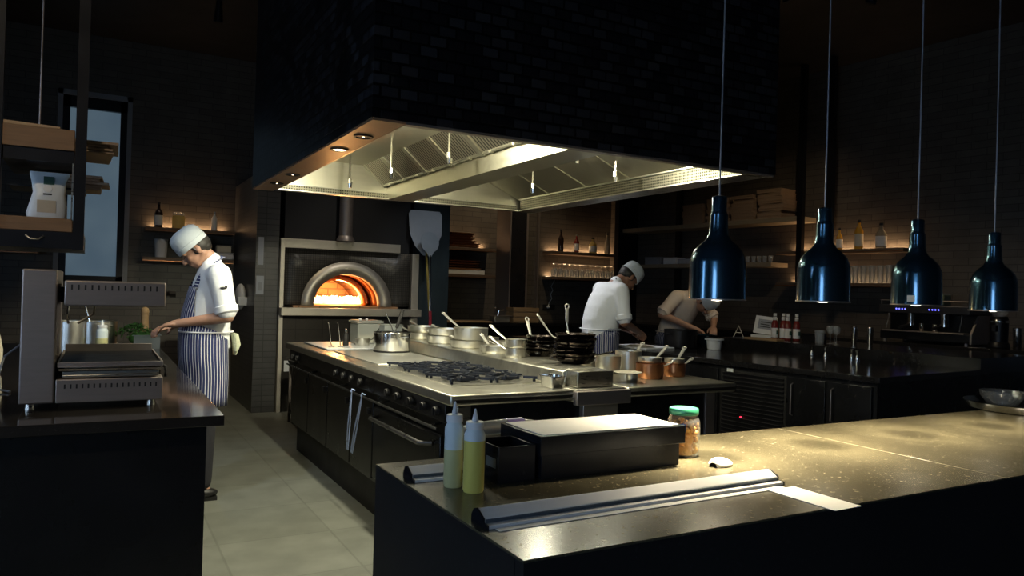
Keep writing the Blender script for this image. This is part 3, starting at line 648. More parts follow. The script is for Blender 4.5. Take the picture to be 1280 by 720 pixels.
# make sure corners are hit
for cxn in (x0, x1):
    i = min(range(len(rect)), key=lambda k: (rect[k][0] - cxn) ** 2 + (rect[k][2] - zt) ** 2); rect[i] = (cxn, OY, zt)
strip(fp, rect, arch(.50, .48, OY))
wobj('mosaic_face', fp, 'oven_tile', ov, solid=.01)
rn = MB(); strip(rn, arch(.52, .50, OY - .05), arch(.39, .365, OY - .05)); strip(rn, arch(.52, .50, OY - .05), arch(.52, .50, OY + .0)); strip(rn, arch(.39, .365, OY - .05), arch(.385, .36, OY + .05))
wobj('arch_ring', rn, 'oven_steel', ov, solid=.006)
tn = MB(); strip(tn, arch(.385, .36, OY + .05), arch(.385, .36, OY + .34)); strip(tn, arch(.385, .36, OY + .34), arch(.33, .30, OY + .34)); strip(tn, arch(.33, .30, OY + .34), arch(.33, .30, OY + .50))
wobj('mouth_tunnel', tn, 'copper', ov, solid=.004)
dm = MB(); prev = None
secs = [arch(.33, .30, OY + .50), arch(.55, .40, OY + .56), arch(.60, .42, OY + .95), arch(.45, .33, OY + 1.3), arch(.02, .02, OY + 1.38)]
for a, b_ in zip(secs, secs[1:]): strip(dm, a, b_)
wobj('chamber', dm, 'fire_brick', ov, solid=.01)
wobj('hearth', MB().box(1.9, 3.12, OY - .04, OY + 1.4, OZ - .03, OZ - .002), 'fire_brick', ov)
fl = MB(); random.seed(3)
for k in range(34):
    x = 2.34 + .60 * k / 33; y = 9.30 + random.uniform(-.05, .05); h = random.uniform(.075, .10)
    fl.lathe([(.010, 1.175), (.026, 1.19 + h * .2), (.022, 1.18 + h * .55), (.006, 1.18 + h)], x, y, 8)
wobj('flames', fl, 'fire', ov)
em = MB()
for k in range(3): em.rod((2.3, 9.22 + k * .07, 1.20), (2.98, 9.2 + k * .08, 1.20), .028, .024, 8)
wobj('burning_logs', em, 'fire', ov)
light('oven_fire_light', 'POINT', (2.62, 9.12, 1.38), 22.0, (1.0, .50, .16), .06)
wobj('side_frame', MB().box(1.745, 1.79, 8.33, 8.42, 0, 1.88), 'oven_steel', ov, bevel=.003); wobj('side_frame', MB().box(3.27, 3.355, 8.33, 8.42, 0, 1.80), 'oven_steel', ov, bevel=.003)
wobj('top_strip', MB().box(1.745, 3.12, 8.34, 8.42, 1.80, 1.90), 'oven_steel', ov, bevel=.003)
wobj('sill', MB().box(1.745, 3.36, 8.22, 8.42, 1.06, 1.145), 'oven_steel', ov, bevel=.004)
wobj('base_tiles', MB().box(1.79, 3.27, 8.38, 8.5, 0, 1.06), 'oven_base_tile', ov)
wobj('casing', MB().box(1.80, 3.26, 8.42, 9.85, 1.80, 2.72).box(1.80, 1.86, 8.5, 9.85, 0, 1.80).box(3.2, 3.26, 8.5, 9.85, 0, 1.80), 'wall_black', ov)
wobj('flue_pipe', MB().cyl(2.45, 8.31, 1.60 + .30, 2.70, .075), 'steel_dull', ov)
wobj('flue_collar', MB().lathe([(.10, 1.90), (.10, 1.92), (.078, 1.96)], 2.45, 8.31, 24, cap=False), 'steel_dull', ov)

# ================================================================== PENDANT LAMPS
def heat_lamp(loc, label):
    t = thing('heat_lamp', label, 'pendant lamp', loc, 0, 'pendant heat lamps above the pass')
    r = .0815
    pr = [(r, 0), (r, .004), (r - .0015, .108), (r - .004, .122), (.070, .142), (.055, .160), (.038, .174), (.029, .190), (.0265, .215), (.0255, .250)]
    inner = [(q - .0025, z - (0.002 if z > 0 else 0)) for q, z in reversed(pr)]
    obj('lamp_shade', MB().lathe(pr + inner, seg=48, cap=False, close=True), 'enamel_blue', t)
    obj('neck_tube', MB().lathe([(.0245, .250), (.0225, .256), (.0215, .262), (.0215, .298), (.020, .302), (.006, .306)], seg=32), 'enamel_blue', t)
    obj('rim', MB().lathe([(r + .001, 0), (r + .001, .004), (r - .003, .004), (r - .003, 0)], seg=48, cap=False, close=True), 'steel_dull', t)
    obj('bulb', MB().lathe([(.012, .13), (.020, .10), (.046, .060), (.050, .035), (.036, .008), (.018, .000), (.001, -.002)], seg=24), 'bulb', t)
    obj('cable', MB().tube([(0, 0, .30), (.001, 0, .9), (-.002, 0.001, 1.6), (0, 0, CH - loc[2] - .02)], .0028, 6), 'cable', t)
    obj('ceiling_rose', MB().cyl(0, 0, CH - loc[2] - .03, CH - loc[2], .05), 'black_metal', t)
    return t
LX = [1.585, 2.045, 2.535, 3.02]; LZ = [1.375, 1.378, 1.376, 1.362]
labs = ['leftmost glossy blue-black pendant heat lamp above the jar', 'second glossy blue-black pendant heat lamp from the left', 'third blue-black pendant heat lamp with white sticker on its rim', 'rightmost blue-black pendant heat lamp above the pass']
lamp0 = heat_lamp((LX[0], 1.62, LZ[0]), labs[0])
lamps = [lamp0]
for i in range(1, 4): lamps.append(dup(lamp0, (LX[i], 1.62, LZ[i]), 0, labs[i]))
st = MB().box(-.0826, -.0815, -.012, .012, .012, .034); st.xf(Matrix.Rotation(R(22), 4, 'Z'))
obj('sticker', st, 'paper', lamps[2])
def heat_beam(l):
    """beam pattern of the reflector bulb: a dim middle inside a bright ring that falls off outwards"""
    d = l.data; d.use_nodes = True; n, k = d.node_tree.nodes, d.node_tree.links
    e = n['Emission'] if 'Emission' in n else n.new('ShaderNodeEmission')
    tc = n.new('ShaderNodeTexCoord'); sp = n.new('ShaderNodeSeparateXYZ'); k.new(tc.outputs['Normal'], sp.inputs[0])
    a = n.new('ShaderNodeMath'); a.operation = 'ABSOLUTE'; k.new(sp.outputs[2], a.inputs[0])
    ac = n.new('ShaderNodeMath'); ac.operation = 'ARCCOSINE'; k.new(a.outputs[0], ac.inputs[0])
    r = n.new('ShaderNodeValToRGB'); k.new(ac.outputs[0], r.inputs[0]); el = r.color_ramp.elements
    el[0].position = 0.0; el[0].color = (.42, .42, .42, 1); el[1].position = 1.0; el[1].color = (.10, .10, .10, 1)
    for p, v in ((.13, .45), (.24, 1.0), (.42, .85), (.62, .45), (.80, .22)):
        q = el.new(p); q.color = (v, v, v, 1)
    k.new(r.outputs[0], e.inputs['Strength'])
for i in range(4): heat_beam(light('heat_lamp_light', 'SPOT', (LX[i], 1.62, LZ[i] - .006), P_HEAT * (2.0, 1.5, 1.0, .6)[i], (1.0, .86, .60), .022, (LX[i], 1.62, 0), 140, .4))

# ================================================================== PEOPLE
def loft(mb, secs, seg=28, a0=None, a1=None):
    """horizontal elliptical sections (f, side, z, rx, ry[, tilt]) -> closed body"""
    rs = []
    for s in secs:
        f, sd, z, rx, ry = s[:5]; ti = s[5] if len(s) > 5 else 0
        rs.append([(f + rx * math.cos(2 * PI * i / seg), sd + ry * math.sin(2 * PI * i / seg), z + rx * math.cos(2 * PI * i / seg) * ti) for i in range(seg)])
    return mb.rings(rs)

def hand(mb, wrist, direction, down, side, size=1.0, curl=0.5, thumb_side=1):
    """palm, five fingers of their own lengths and a thumb from the side of the palm"""
    d = Vector(direction).normalized(); dn = (Vector(down) - d * Vector(down).dot(d)).normalized(); sv = d.cross(dn).normalized() * side
    w = Vector(wrist)
    mt = Matrix((d, sv, dn)).transposed()
    mb.ell(w + d * .048 * size, (.052 * size, .040 * size, .017 * size), mt, 14, 8)
    mb.caps(w - d * .01, w + d * .03 * size, .026 * size, .026 * size, 10)
    for k, (off, ln) in enumerate([(-.030, .066), (-.010, .074), (.011, .069), (.031, .053)]):
        b0 = w + d * .082 * size + sv * off * size; c1 = curl * (.55 + .12 * k); c2 = c1 + curl * .8; c3 = c2 + curl * .6
        def dirn(a): return (d * math.cos(a) + dn * math.sin(a)).normalized()
        p1 = b0 + dirn(c1) * ln * .45 * size; p2 = p1 + dirn(c2) * ln * .32 * size; p3 = p2 + dirn(c3) * ln * .26 * size
        mb.caps(b0 - d * .02, p1, .0098 * size, .0092 * size, 8); mb.caps(p1, p2, .0090 * size, .0082 * size, 8); mb.caps(p2, p3, .0082 * size, .0070 * size, 8)
    t0 = w + d * .025 * size + sv * -.030 * size * thumb_side
    t1 = t0 + (d * .6 - sv * .6 * thumb_side + dn * .45).normalized() * .036 * size; t2 = t1 + (d * .9 - sv * .15 * thumb_side + dn * .5).normalized() * .030 * size
    mb.caps(t0, t1, .013 * size, .0108 * size, 8); mb.caps(t1, t2, .0105 * size, .0085 * size, 8)

def chef(label, loc, rz, J, torso, skin='skin', jacket='jacket', cap='cap_cotton', apron_z=(0.55, 1.30), bib=True, head_pitch=35, head_roll=0, curl=.55, hand_down=(0, 0, -1), apron_open=105, skirt_open=140):
    t = thing('chef', label, 'person', loc, rz)
    # --- head frame: x forward, z up, tilted forward
    H = Vector(J['head']); hm = Matrix.Rotation(R(head_roll), 3, 'X') @ Matrix.Rotation(R(head_pitch), 3, 'Y')
    hp = lambda x, y, z: H + hm @ Vector((x, y, z))
    b = MB()
    b.ell(H + hm @ Vector((-.008, 0, .022)), (.098, .076, .092), hm, 24, 14)           # cranium
    b.ell(hp(.030, 0, -.045), (.062, .058, .068), hm, 20, 12)                          # face
    b.ell(hp(.052, 0, -.092), (.030, .030, .024), hm, 14, 8)                           # chin
    b.caps(hp(-.02, .045, -.05), hp(.045, .028, -.090), .026, .018, 12); b.caps(hp(-.02, -.045, -.05), hp(.045, -.028, -.090), .026, .018, 12)   # jaw
    b.caps(hp(.090, 0, -.010), hp(.108, 0, -.042), .009, .014, 12)                     # nose
    b.ell(hp(.104, .011, -.045), (.010, .008, .007), hm, 10, 6); b.ell(hp(.104, -.011, -.045), (.010, .008, .007), hm, 10, 6)
    b.caps(hp(.078, -.035, .006), hp(.078, .035, .006), .012, .012, 10)                # brow
    b.caps(hp(.084, -.017, -.070), hp(.084, .017, -.070), .0085, .0085, 10); b.caps(hp(.080, -.014, -.080), hp(.080, .014, -.080), .0085, .0085, 10)  # lips
    for s_ in (-1, 1):
        b.ell(hp(-.005, s_ * .078, -.018), (.018, .008, .030), hm @ Matrix.Rotation(R(-12), 3, 'Y'), 12, 8)   # ears
        b.ell(hp(.060, s_ * .034, -.035), (.026, .020, .020), hm, 12, 8)               # cheeks
    b.caps(Vector(J['neck']), hp(-.022, 0, -.045), .060, .052, 16)
    for s_, k in ((1, 'l'), (-1, 'r')):
        sh, el, wr = Vector(J['sh_' + k]), Vector(J['el_' + k]), Vector(J['wr_' + k])
        b.caps(sh, el, .050, .040); b.caps(el, wr, .041, .026)
        hd_ = Vector(J.get('hd_' + k, tuple(wr - el)))
        hand(b, wr, hd_, hand_down, s_, 1.0, curl, 1)
        hip, kn, an = Vector(J['hip_' + k]), Vector(J['kn_' + k]), Vector(J['an_' + k])
        b.caps(hip, kn, .080, .052); b.caps(kn, an, .050, .034)
        b.caps(an + Vector((-.03, 0, -.035)), an + Vector((.13, 0, -.045)), .030, .022, 12)
    loft(b, [(f, s[1], s[2], s[3] - .018, s[4] - .018) for s in torso for f in (s[0],)])
    obj('body', b, skin, t, remesh=.0065)
    for s_ in (-1, 1):
        obj('eye', MB().ell(hp(.083, s_ * .030, -.014), (.010, .011, .006), hm, 12, 8), 'eye', t)
    # hair under the cap
    h = MB(); h.ell(hp(-.022, 0, .005), (.090, .079, .080), hm, 20, 12)
    for s_ in (-1, 1): h.caps(hp(.018, s_ * .074, .02), hp(.012, s_ * .075, -.01), .012, .008, 8)
    h.ell(hp(-.050, 0, -.025), (.052, .064, .045), hm, 16, 8)
    obj('hair', h, 'hair', t)
    # cap: soft skull cap with a band
    cmat = hm @ Matrix.Rotation(R(4), 3, 'Y')
    cc = MB(); rs = []
    for r_, z_ in [(.093, .004), (.098, .008), (.101, .045), (.100, .078), (.090, .105), (.066, .124), (.034, .132), (.002, .133)]:
        rs.append([H + cmat @ Vector((-.004 + r_ * 1.04 * math.cos(2 * PI * i / 32), r_ * .90 * math.sin(2 * PI * i / 32), z_ + .012)) for i in range(32)])
    cc.rings(rs, cap=False)
    obj('cap', cc, cap, t, solid=.004)
    bb_ = MB(); rs = []
    for r_, z_ in [(.1005, .004), (.1025, .006), (.1035, .034), (.1015, .036)]:
        rs.append([H + cmat @ Vector((-.004 + r_ * 1.04 * math.cos(2 * PI * i / 32), r_ * .90 * math.sin(2 * PI * i / 32), z_ + .012)) for i in range(32)])
    bb_.rings(rs, cap=False); obj('cap_band', bb_, cap, t, solid=.003)
    # jacket with short rolled sleeves and stand collar
    j = MB(); loft(j, [(torso[0][0], 0, torso[1][2] + .04, torso[1][3], torso[1][4])] + torso[2:])
    for k in 'lr':
        sh, el = Vector(J['sh_' + k]), Vector(J['el_' + k]); m_ = sh.lerp(el, .86)
        j.caps(sh, sh.lerp(el, .5), .076, .068); j.caps(sh.lerp(el, .4), m_, .069, .064)
        chs = Vector((torso[-3][0], 0, sh.z - .02)); j.caps(chs, sh, .09, .074)
    nk = Vector(J['neck']); j.caps(nk + Vector((0, 0, -.05)), nk.lerp(hp(-.022, 0, -.045), .12), .078, .066, 16)
    obj('jacket', j, jacket, t, remesh=.009)
    for k in 'lr':
        sh, el = Vector(J['sh_' + k]), Vector(J['el_' + k]); a_ = sh.lerp(el, .74); b2 = sh.lerp(el, .93)
        obj('rolled_cuff', MB().tube([a_, a_.lerp(b2, .15), a_.lerp(b2, .85), b2], [.066, .073, .072, .064], 20), jacket, t)
    # trousers, shoes
    tr = MB()
    for k in 'lr':
        hip, kn, an = Vector(J['hip_' + k]), Vector(J['kn_' + k]), Vector(J['an_' + k])
        tr.caps(hip, kn, .074, .068); tr.caps(kn, an + Vector((0, 0, .03)), .072, .060)
    tr.caps(Vector(J['hip_l']), Vector(J['hip_r']), .095, .095)
    obj('trousers', tr, 'trousers', t, remesh=.012)
    for k in 'lr':
        an = Vector(J['an_' + k])
        obj('shoe', MB().ell((an.x + .045, an.y, .042), (.145, .052, .042), None, 20, 10).box(an.x - .09, an.x + .17, an.y - .042, an.y + .042, 0, .022), 'shoe', t)
    # apron: a wrapped sheet, u runs round the body in metres
    def sec_at(z):
        if z <= torso[0][2]: return torso[0]
        for a_, c_ in zip(torso, torso[1:]):
            if a_[2] <= z <= c_[2]:
                q = (z - a_[2]) / (c_[2] - a_[2]); return tuple(a_[i] * (1 - q) + c_[i] * q for i in range(5))
        return torso[-1]
    wz = J['waist']
    bm = bmesh.new(); uvl = bm.loops.layers.uv.new('UVMap'); grid = []
    N = 30; zs = [apron_z[0] + (wz - apron_z[0]) * i / 8 for i in range(9)] + ([wz + (apron_z[1] - wz) * i / 5 for i in range(1, 6)] if bib else [])
    for z in zs:
        s = sec_at(z); below = max(0, torso[0][2] + .15 - z)
        hw = R(skirt_open) if z <= wz - .01 else R(apron_open) if z <= wz + .005 else R(apron_open * (.60 - .28 * (z - wz) / max(.01, apron_z[1] - wz)))
        row = []
        for i in range(N + 1):
            a_ = -hw + 2 * hw * i / N; ripple = .004 * math.sin(a_ * 9 + z * 3) * (1 if z < wz else .3)
            rx, ry = s[3] + .012 + ripple, s[4] + .012 + ripple
            row.append((bm.verts.new((s[0] + rx * math.cos(a_), s[1] + ry * math.sin(a_), z)), a_ * .185 if z <= wz + .005 else a_ * .185, z))
        grid.append(row)
    for r0, r1 in zip(grid, grid[1:]):
        for i in range(N):
            q = [r0[i], r0[i + 1], r1[i + 1], r1[i]]; f = bm.faces.new([k[0] for k in q])
            for lp, k in zip(f.loops, q): lp[uvl].uv = (k[1] + .5, k[2])
    ap = finish(bm, 'apron', 'apron', t, solid=.003)
    # waist ties
    s = sec_at(wz)
    tie = MB(); ring = [(s[0] + (s[3] + .016) * math.cos(2 * PI * i / 32), (s[4] + .016) * math.sin(2 * PI * i / 32), wz - .01) for i in range(33)]
    tie.tube(ring, .006, 6, 1.0); obj('waist_tie', tie, jacket if not bib else 'strap', t)
    if bib:
        top = sec_at(apron_z[1]); hw = R(apron_open * .32)
        for s_ in (-1, 1):
            p0 = Vector((top[0] + (top[3] + .014) * math.cos(hw), s_ * (top[4] + .014) * math.sin(hw), apron_z[1] - .01))
            nk = Vector(J['neck']); p3 = nk + Vector((-.066, 0, .045)); p2 = nk + Vector((-.005, s_ * .080, .022)); p1 = p0.lerp(p2, .55) + Vector((.030, 0, .012))
            bm = bmesh.new(); uvl = bm.loops.layers.uv.new('UVMap'); rows = []; pts = []
            for i in range(13):
                q = i / 12; pts.append(p0 * (1 - q) ** 3 + p1 * 3 * q * (1 - q) ** 2 + p2 * 3 * q * q * (1 - q) + p3 * q ** 3)
            L = 0
            for i, p in enumerate(pts):
                if i: L += (p - pts[i - 1]).length
                d_ = (pts[min(12, i + 1)] - pts[max(0, i - 1)]).normalized(); o_ = Vector((p.x - nk.x, p.y - nk.y, .2)).normalized(); sv = d_.cross(o_).normalized() * .017
                rows.append((bm.verts.new(p - sv), bm.verts.new(p + sv), L))
            for a_, c_ in zip(rows, rows[1:]):
                f = bm.faces.new([a_[0], a_[1], c_[1], c_[0]])
                for lp, uvv in zip(f.loops, ((0, a_[2]), (.03, a_[2]), (.03, c_[2]), (0, c_[2]))): lp[uvl].uv = uvv
            finish(bm, 'neck_strap', 'strap', t, solid=.005)
    return t, sec_at

# the chef by the left counter: in profile, facing left, head bowed, hands over the herbs
J1 = dict(neck=(-.035, 0, 1.515), head=(.075, 0, 1.605), sh_l=(-.055, .185, 1.435), el_l=(-.105, .235, 1.175), wr_l=(.165, .110, 1.125),
          sh_r=(-.055, -.185, 1.435), el_r=(-.06, -.245, 1.17), wr_r=(.20, -.07, 1.10), hip_l=(-.02, .095, .93), kn_l=(-.005, .10, .50), an_l=(.0, .10, .09),
          hip_r=(-.02, -.095, .93), kn_r=(.03, -.10, .50), an_r=(.02, -.10, .09), waist=1.08)
T1 = [(-.02, 0, .80, .145, .175), (-.01, 0, .92, .150, .178), (-.008, 0, 1.05, .148, .168), (-.015, 0, 1.18, .145, .165), (-.035, 0, 1.30, .135, .180), (-.045, 0, 1.40, .118, .195), (-.045, 0, 1.47, .095, .165), (-.04, 0, 1.51, .070, .10)]
ch1, sec1 = chef('chef in white jacket, striped apron and pale cap standing in profile at left counter', (.625, 5.22, 0), PI, J1, T1, head_pitch=40, curl=.5, apron_z=(.60, 1.36))
obj('sleeve_logo', MB().ell((-.070, .272, 1.355), (.020, .008, .008), None, 12, 6).ell((-.086, .271, 1.362), (.008, .008, .012), None, 10, 6), 'ink', ch1)
tw = MB()
for k in range(3): tw.tube([(-.165 - .006 * k, .06 + .03 * k, 1.06), (-.185, .065 + .03 * k, .99), (-.180, .07 + .028 * k, .92 + .015 * k)], [.014, .022, .012], 10)
obj('hanging_towel', tw, 'towel', ch1)

# the middle chef: seen from his right, bent over the bar board
J2 = dict(neck=(.11, 0, 1.485), head=(.255, 0, 1.555), sh_l=(.07, .185, 1.43), el_l=(.10, .25, 1.15), wr_l=(.34, .12, 1.06),
          sh_r=(.05, -.185, 1.42), el_r=(.06, -.245, 1.14), wr_r=(.31, -.10, 1.055), hip_l=(-.06, .095, .93), kn_l=(-.01, .11, .50), an_l=(-.05, .11, .09),
          hip_r=(-.06, -.095, .93), kn_r=(.0, -.11, .50), an_r=(-.06, -.11, .09), waist=1.085)
T2 = [(-.04, 0, .80, .145, .180), (-.045, 0, .93, .155, .185), (-.04, 0, 1.05, .158, .178), (-.03, 0, 1.16, .165, .180), (.0, 0, 1.28, .160, .192), (.03, 0, 1.38, .140, .200), (.06, 0, 1.46, .108, .165), (.085, 0, 1.50, .078, .10)]
ch2, _s2 = chef('chef in white jacket and striped waist apron bending over the bar, seen from behind pans', (4.03, 5.52, 0), R(-4), J2, T2, skin='skin_dark', head_pitch=48, bib=False, curl=.7, apron_z=(.45, 1.085), apron_open=100)
for s_ in (-1, 1):
    nk = MB(); nk.tube([(.085, s_ * .04, 1.54), (.17, s_ * .055, 1.42), (.175, s_ * .05, 1.30), (.15, s_ * .04, 1.10)], .004, 6); obj('apron_cord', nk, 'ink', ch2)
side = MB(); side.tube([(-.19, -.09, 1.06), (-.205, -.10, .98), (-.21, -.11, .86), (-.20, -.10, .74)], [.03, .05, .055, .045], 12, .45)
obj('hanging_towel', side, 'jacket', ch2)

# the far chef: deeply bent so that only jacket, arms and cap show beside the lamp
J3 = dict(neck=(.20, -.02, 1.42), head=(.34, .05, 1.345), sh_l=(.17, .185, 1.36), el_l=(.30, .24, 1.16), wr_l=(.42, .08, 1.08),
          sh_r=(.15, -.19, 1.38), el_r=(.10, -.36, 1.20), wr_r=(.36, -.13, 1.06), hip_l=(-.08, .095, .92), kn_l=(-.03, .11, .50), an_l=(-.04, .11, .09),
          hip_r=(-.08, -.095, .92), kn_r=(-.02, -.11, .50), an_r=(-.05, -.11, .09), waist=1.02)
T3 = [(-.07, 0, .80, .145, .175), (-.07, 0, .93, .15, .18), (-.04, 0, 1.04, .16, .178), (.02, 0, 1.16, .17, .182), (.08, 0, 1.27, .165, .195), (.13, 0, 1.36, .145, .195), (.16, 0, 1.42, .11, .16), (.18, 0, 1.45, .07, .09)]
p3 = BW(1.34, 2.97)
chef('chef in cream jacket stooping over a dark bowl, half hidden behind the leftmost lamp', p3, R(-82), J3, T3, skin='skin', jacket='jacket_cream', cap='cap_cotton', head_pitch=70, bib=False, curl=.6, apron_z=(.45, 1.02), apron_open=95)

# ================================================================== HANGING SHELF UNIT (left)
hs = thing('hanging_shelf', 'black ceiling-hung shelf unit with wooden trays above the salamander grill', 'shelf', (-.18, 3.4, 1.49))
for x, y in ((-.335, 3.19), (-.08, 3.19), (-.335, 3.64), (-.08, 3.64)):
    w_ = .030 if x < -.2 else .036
    if y < 3.5: wobj('post', MB().box(x, x + w_, y, y + .035, 1.49, CH), 'black_metal', hs)
    else: wobj('hanging_rod', MB().rod((x + .115 if x < -.2 else x + .02, y, 1.56), (x + .115 if x < -.2 else x + .02, y, CH), .004), 'steel_dull', hs)
wobj('bottom_box', MB().box(-.335, -.0445, 3.192, 3.68, 1.492, 1.552), 'black_metal', hs)
wobj('wooden_tray', MB().box(-.304, -.082, 3.195, 3.66, 1.553, 1.602), 'wood', hs, bevel=.002)
wobj('middle_shelf', MB().box(-.304, -.082, 3.20, 3.66, 1.806, 1.85), 'black_metal', hs)
wobj('wooden_front_board', MB().box(-.304, -.082, 3.193, 3.22, 1.852, 1.928), 'wood', hs, bevel=.002)
wobj('top_tray', MB().box(-.304, -.082, 3.225, 3.66, 1.852, 1.87), 'wood', hs)
wobj('rack_shelf', MB().box(-.304, -.045, 3.44, 3.66, 1.735, 1.742), 'black_metal', hs)
wobj('edge_strip', MB().box(-.088, -.083, 3.19, 3.194, 1.60, 1.806), 'steel', hs)
wobj('drawer_pull', MB().tube([(-.225, 3.19, 1.535), (-.21, 3.178, 1.522), (-.185, 3.178, 1.522), (-.17, 3.19, 1.535)], .003, 6), 'steel', hs)
def rank(k, n):
    up = ['topmost', 'second from top', 'third from top', 'fourth from top', 'fifth from top', 'sixth from top', 'seventh from top', 'eighth from top']
    return 'lowest' if k == 0 and n > 1 else up[n - 1 - k]
def flat_stack(n, x0, x1, y0, y1, z0, th, name, mat, label, cat, group, jit=.02):
    for k in range(n):
        dx, dy = random.uniform(-jit, jit), random.uniform(-jit, jit)
        o = obj(name, MB().box(-(x1 - x0) / 2, (x1 - x0) / 2, -(y1 - y0) / 2, (y1 - y0) / 2, 0, th * .93), mat, bevel=min(.002, th / 4))
        o.location = ((x0 + x1) / 2 + dx, (y0 + y1) / 2 + dy * .5, z0 + k * th); o.rotation_euler = (0, 0, random.uniform(-.05, .05)); tag(o, label.replace('#', rank(k, n)), cat, group)
random.seed(11)
flat_stack(4, -.26, .045, 3.30, 3.60, 1.871, .011, 'flatbread_board', 'kraft', '# brown board of the upper stack sticking out of the hanging shelf', 'board', 'boards on the upper hanging shelf', .035)
flat_stack(5, -.20, .03, 3.46, 3.62, 1.743, .0115, 'flatbread_board', 'kraft', '# brown board of the lower stack sticking out of the hanging shelf', 'board', 'boards on the lower hanging rack', .025)
tpb = MB().prism([(-.302, 1.929), (-.13, 1.929), (-.13, 1.936), (-.302, 1.9405)], 'y', 3.194, 3.28)
o = obj('paper_sheet', tpb.xf(Matrix.Translation((.216, -3.24, -1.929))), 'wood_pale'); o.location = (-.216, 3.24, 1.9285); tag(o, 'pale wooden board lying on top of the hanging shelf front', 'board')
# bag of dry goods
bg = thing('food_bag', 'clear and white bag of dry goods with green label inside the hanging shelf', 'bag', (-.168, 3.30, 1.603))
bm_ = MB(); rs = []
for z, w_, d_, sh in [(0, .062, .032, 0), (.02, .066, .038, 0), (.06, .060, .036, .004), (.10, .052, .028, .006), (.14, .056, .016, .004), (.168, .064, .005, .006), (.176, .064, .003, .006)]:
    rs.append([(sh + w_ * math.copysign(abs(math.cos(a_)) ** .6, math.cos(a_)), d_ * math.copysign(abs(math.sin(a_)) ** .7, math.sin(a_)), z) for a_ in [2 * PI * i / 28 for i in range(28)]])
bm_.rings(rs); obj('bag_film', bm_, 'bag', bg)
obj('label', MB().box(-.012, .022, -.0215, -.0195, .128, .158), 'label_green', bg)
obj('printed_mark', MB().rod((.002, -.030, .112), (.002, -.026, .112), .014, None, 16), 'paper', bg)
obj('printed_word', MB().box(-.012, .016, -.032, -.030, .088, .094), 'ink', bg)
obj('clear_window', MB().box(-.03, .03, -.0392, -.0372, .022, .068), 'dough', bg)

# ================================================================== SALAMANDER GRILL
sg = thing('salamander_grill', 'stainless salamander grill with slotted hood and base on the left counter', 'grill', (0.0, 3.4, .90))
wobj('column', MB().box(-.232, -.122, 3.20, 3.72, .925, 1.415), 'steel_dull', sg, bevel=.006)
wobj('base', MB().box(-.118, .238, 3.20, 3.74, .925, 1.012), 'steel_dull', sg, bevel=.003)
wobj('grill_hood', MB().box(-.10, .240, 3.20, 3.60, 1.283, 1.378), 'steel_dull', sg, bevel=.006)
wobj('hood_arm', MB().box(-.122, -.10, 3.50, 3.56, 1.29, 1.35), 'black_metal', sg)
for k in range(14): wobj('vent_slot', MB().box(-.079 + k * .0218, -.0735 + k * .0218, 3.1985, 3.2005, 1.343, 1.362), 'ink', sg)
for k in range(17): wobj('base_slot', MB().box(-.092 + k * .0190, -.0865 + k * .0190, 3.1985, 3.2005, .978, .994), 'ink', sg)
wobj('drip_tray', MB().box(-.10, .225, 3.215, 3.72, 1.016, 1.026).box(-.10, .225, 3.215, 3.225, 1.026, 1.040), 'steel', sg, bevel=.002)
wobj('drip_tray_rail', MB().rod((-.11, 3.21, 1.046), (.23, 3.21, 1.046), .004), 'steel', sg)
tt = MB(); tt.box(-.115, .238, 3.205, 3.78, 1.055, 1.060).box(-.115, .238, 3.205, 3.212, 1.060, 1.074).box(-.115, -.108, 3.212, 3.78, 1.060, 1.074).box(.231, .238, 3.212, 3.78, 1.060, 1.074).box(-.108, .231, 3.773, 3.78, 1.060, 1.10)
wobj('grill_tray', tt, 'steel_dull', sg, bevel=.001)
wobj('grill_grid', MB().box(-.106, .229, 3.214, 3.772, 1.061, 1.068), 'iron', sg)
wobj('tray_support', MB().box(.222, .236, 3.3, 3.72, 1.012, 1.055), 'black_metal', sg); wobj('tray_support', MB().box(-.114, -.10, 3.3, 3.72, 1.012, 1.055), 'black_metal', sg)
wobj('tray_handle', MB().tube([(.239, 3.30, 1.05), (.252, 3.27, 1.045), (.252, 3.27, 1.005)], .007, 8), 'black_rubber', sg)
wobj('hood_handle', MB().tube([(.24, 3.33, 1.335), (.262, 3.33, 1.335)], .012, 10).rod((.262, 3.33, 1.335), (.285, 3.33, 1.335), .016), 'black_rubber', sg)
for x in (-.20, .20):
    for y in (3.25, 3.68): wobj('foot', MB().cyl(x, y, .90, .926, .016, .012), 'steel', sg)
for x in (-.095, .0): wobj('support_rod', MB().tube([(x, 3.56, 1.284), (x - .004, 3.56, 1.24), (x + (.0 if x < -.05 else -.06), 3.60, 1.20)], .005, 6), 'steel_bright', sg)
cb_ = MB().tube([(-.20, 3.73, 1.10), (-.27, 3.82, 1.10), (-.335, 3.86, 1.04), (-.35, 3.84, .97), (-.34, 3.78, .91), (-.30, 3.74, .906)], .005, 8)
o = obj('power_cable', cb_.xf(Matrix.Translation((.30, -3.74, -.90))), 'cable'); o.location = (-.30, 3.74, .90); tag(o, 'grey power cable looping behind the salamander grill', 'cable')

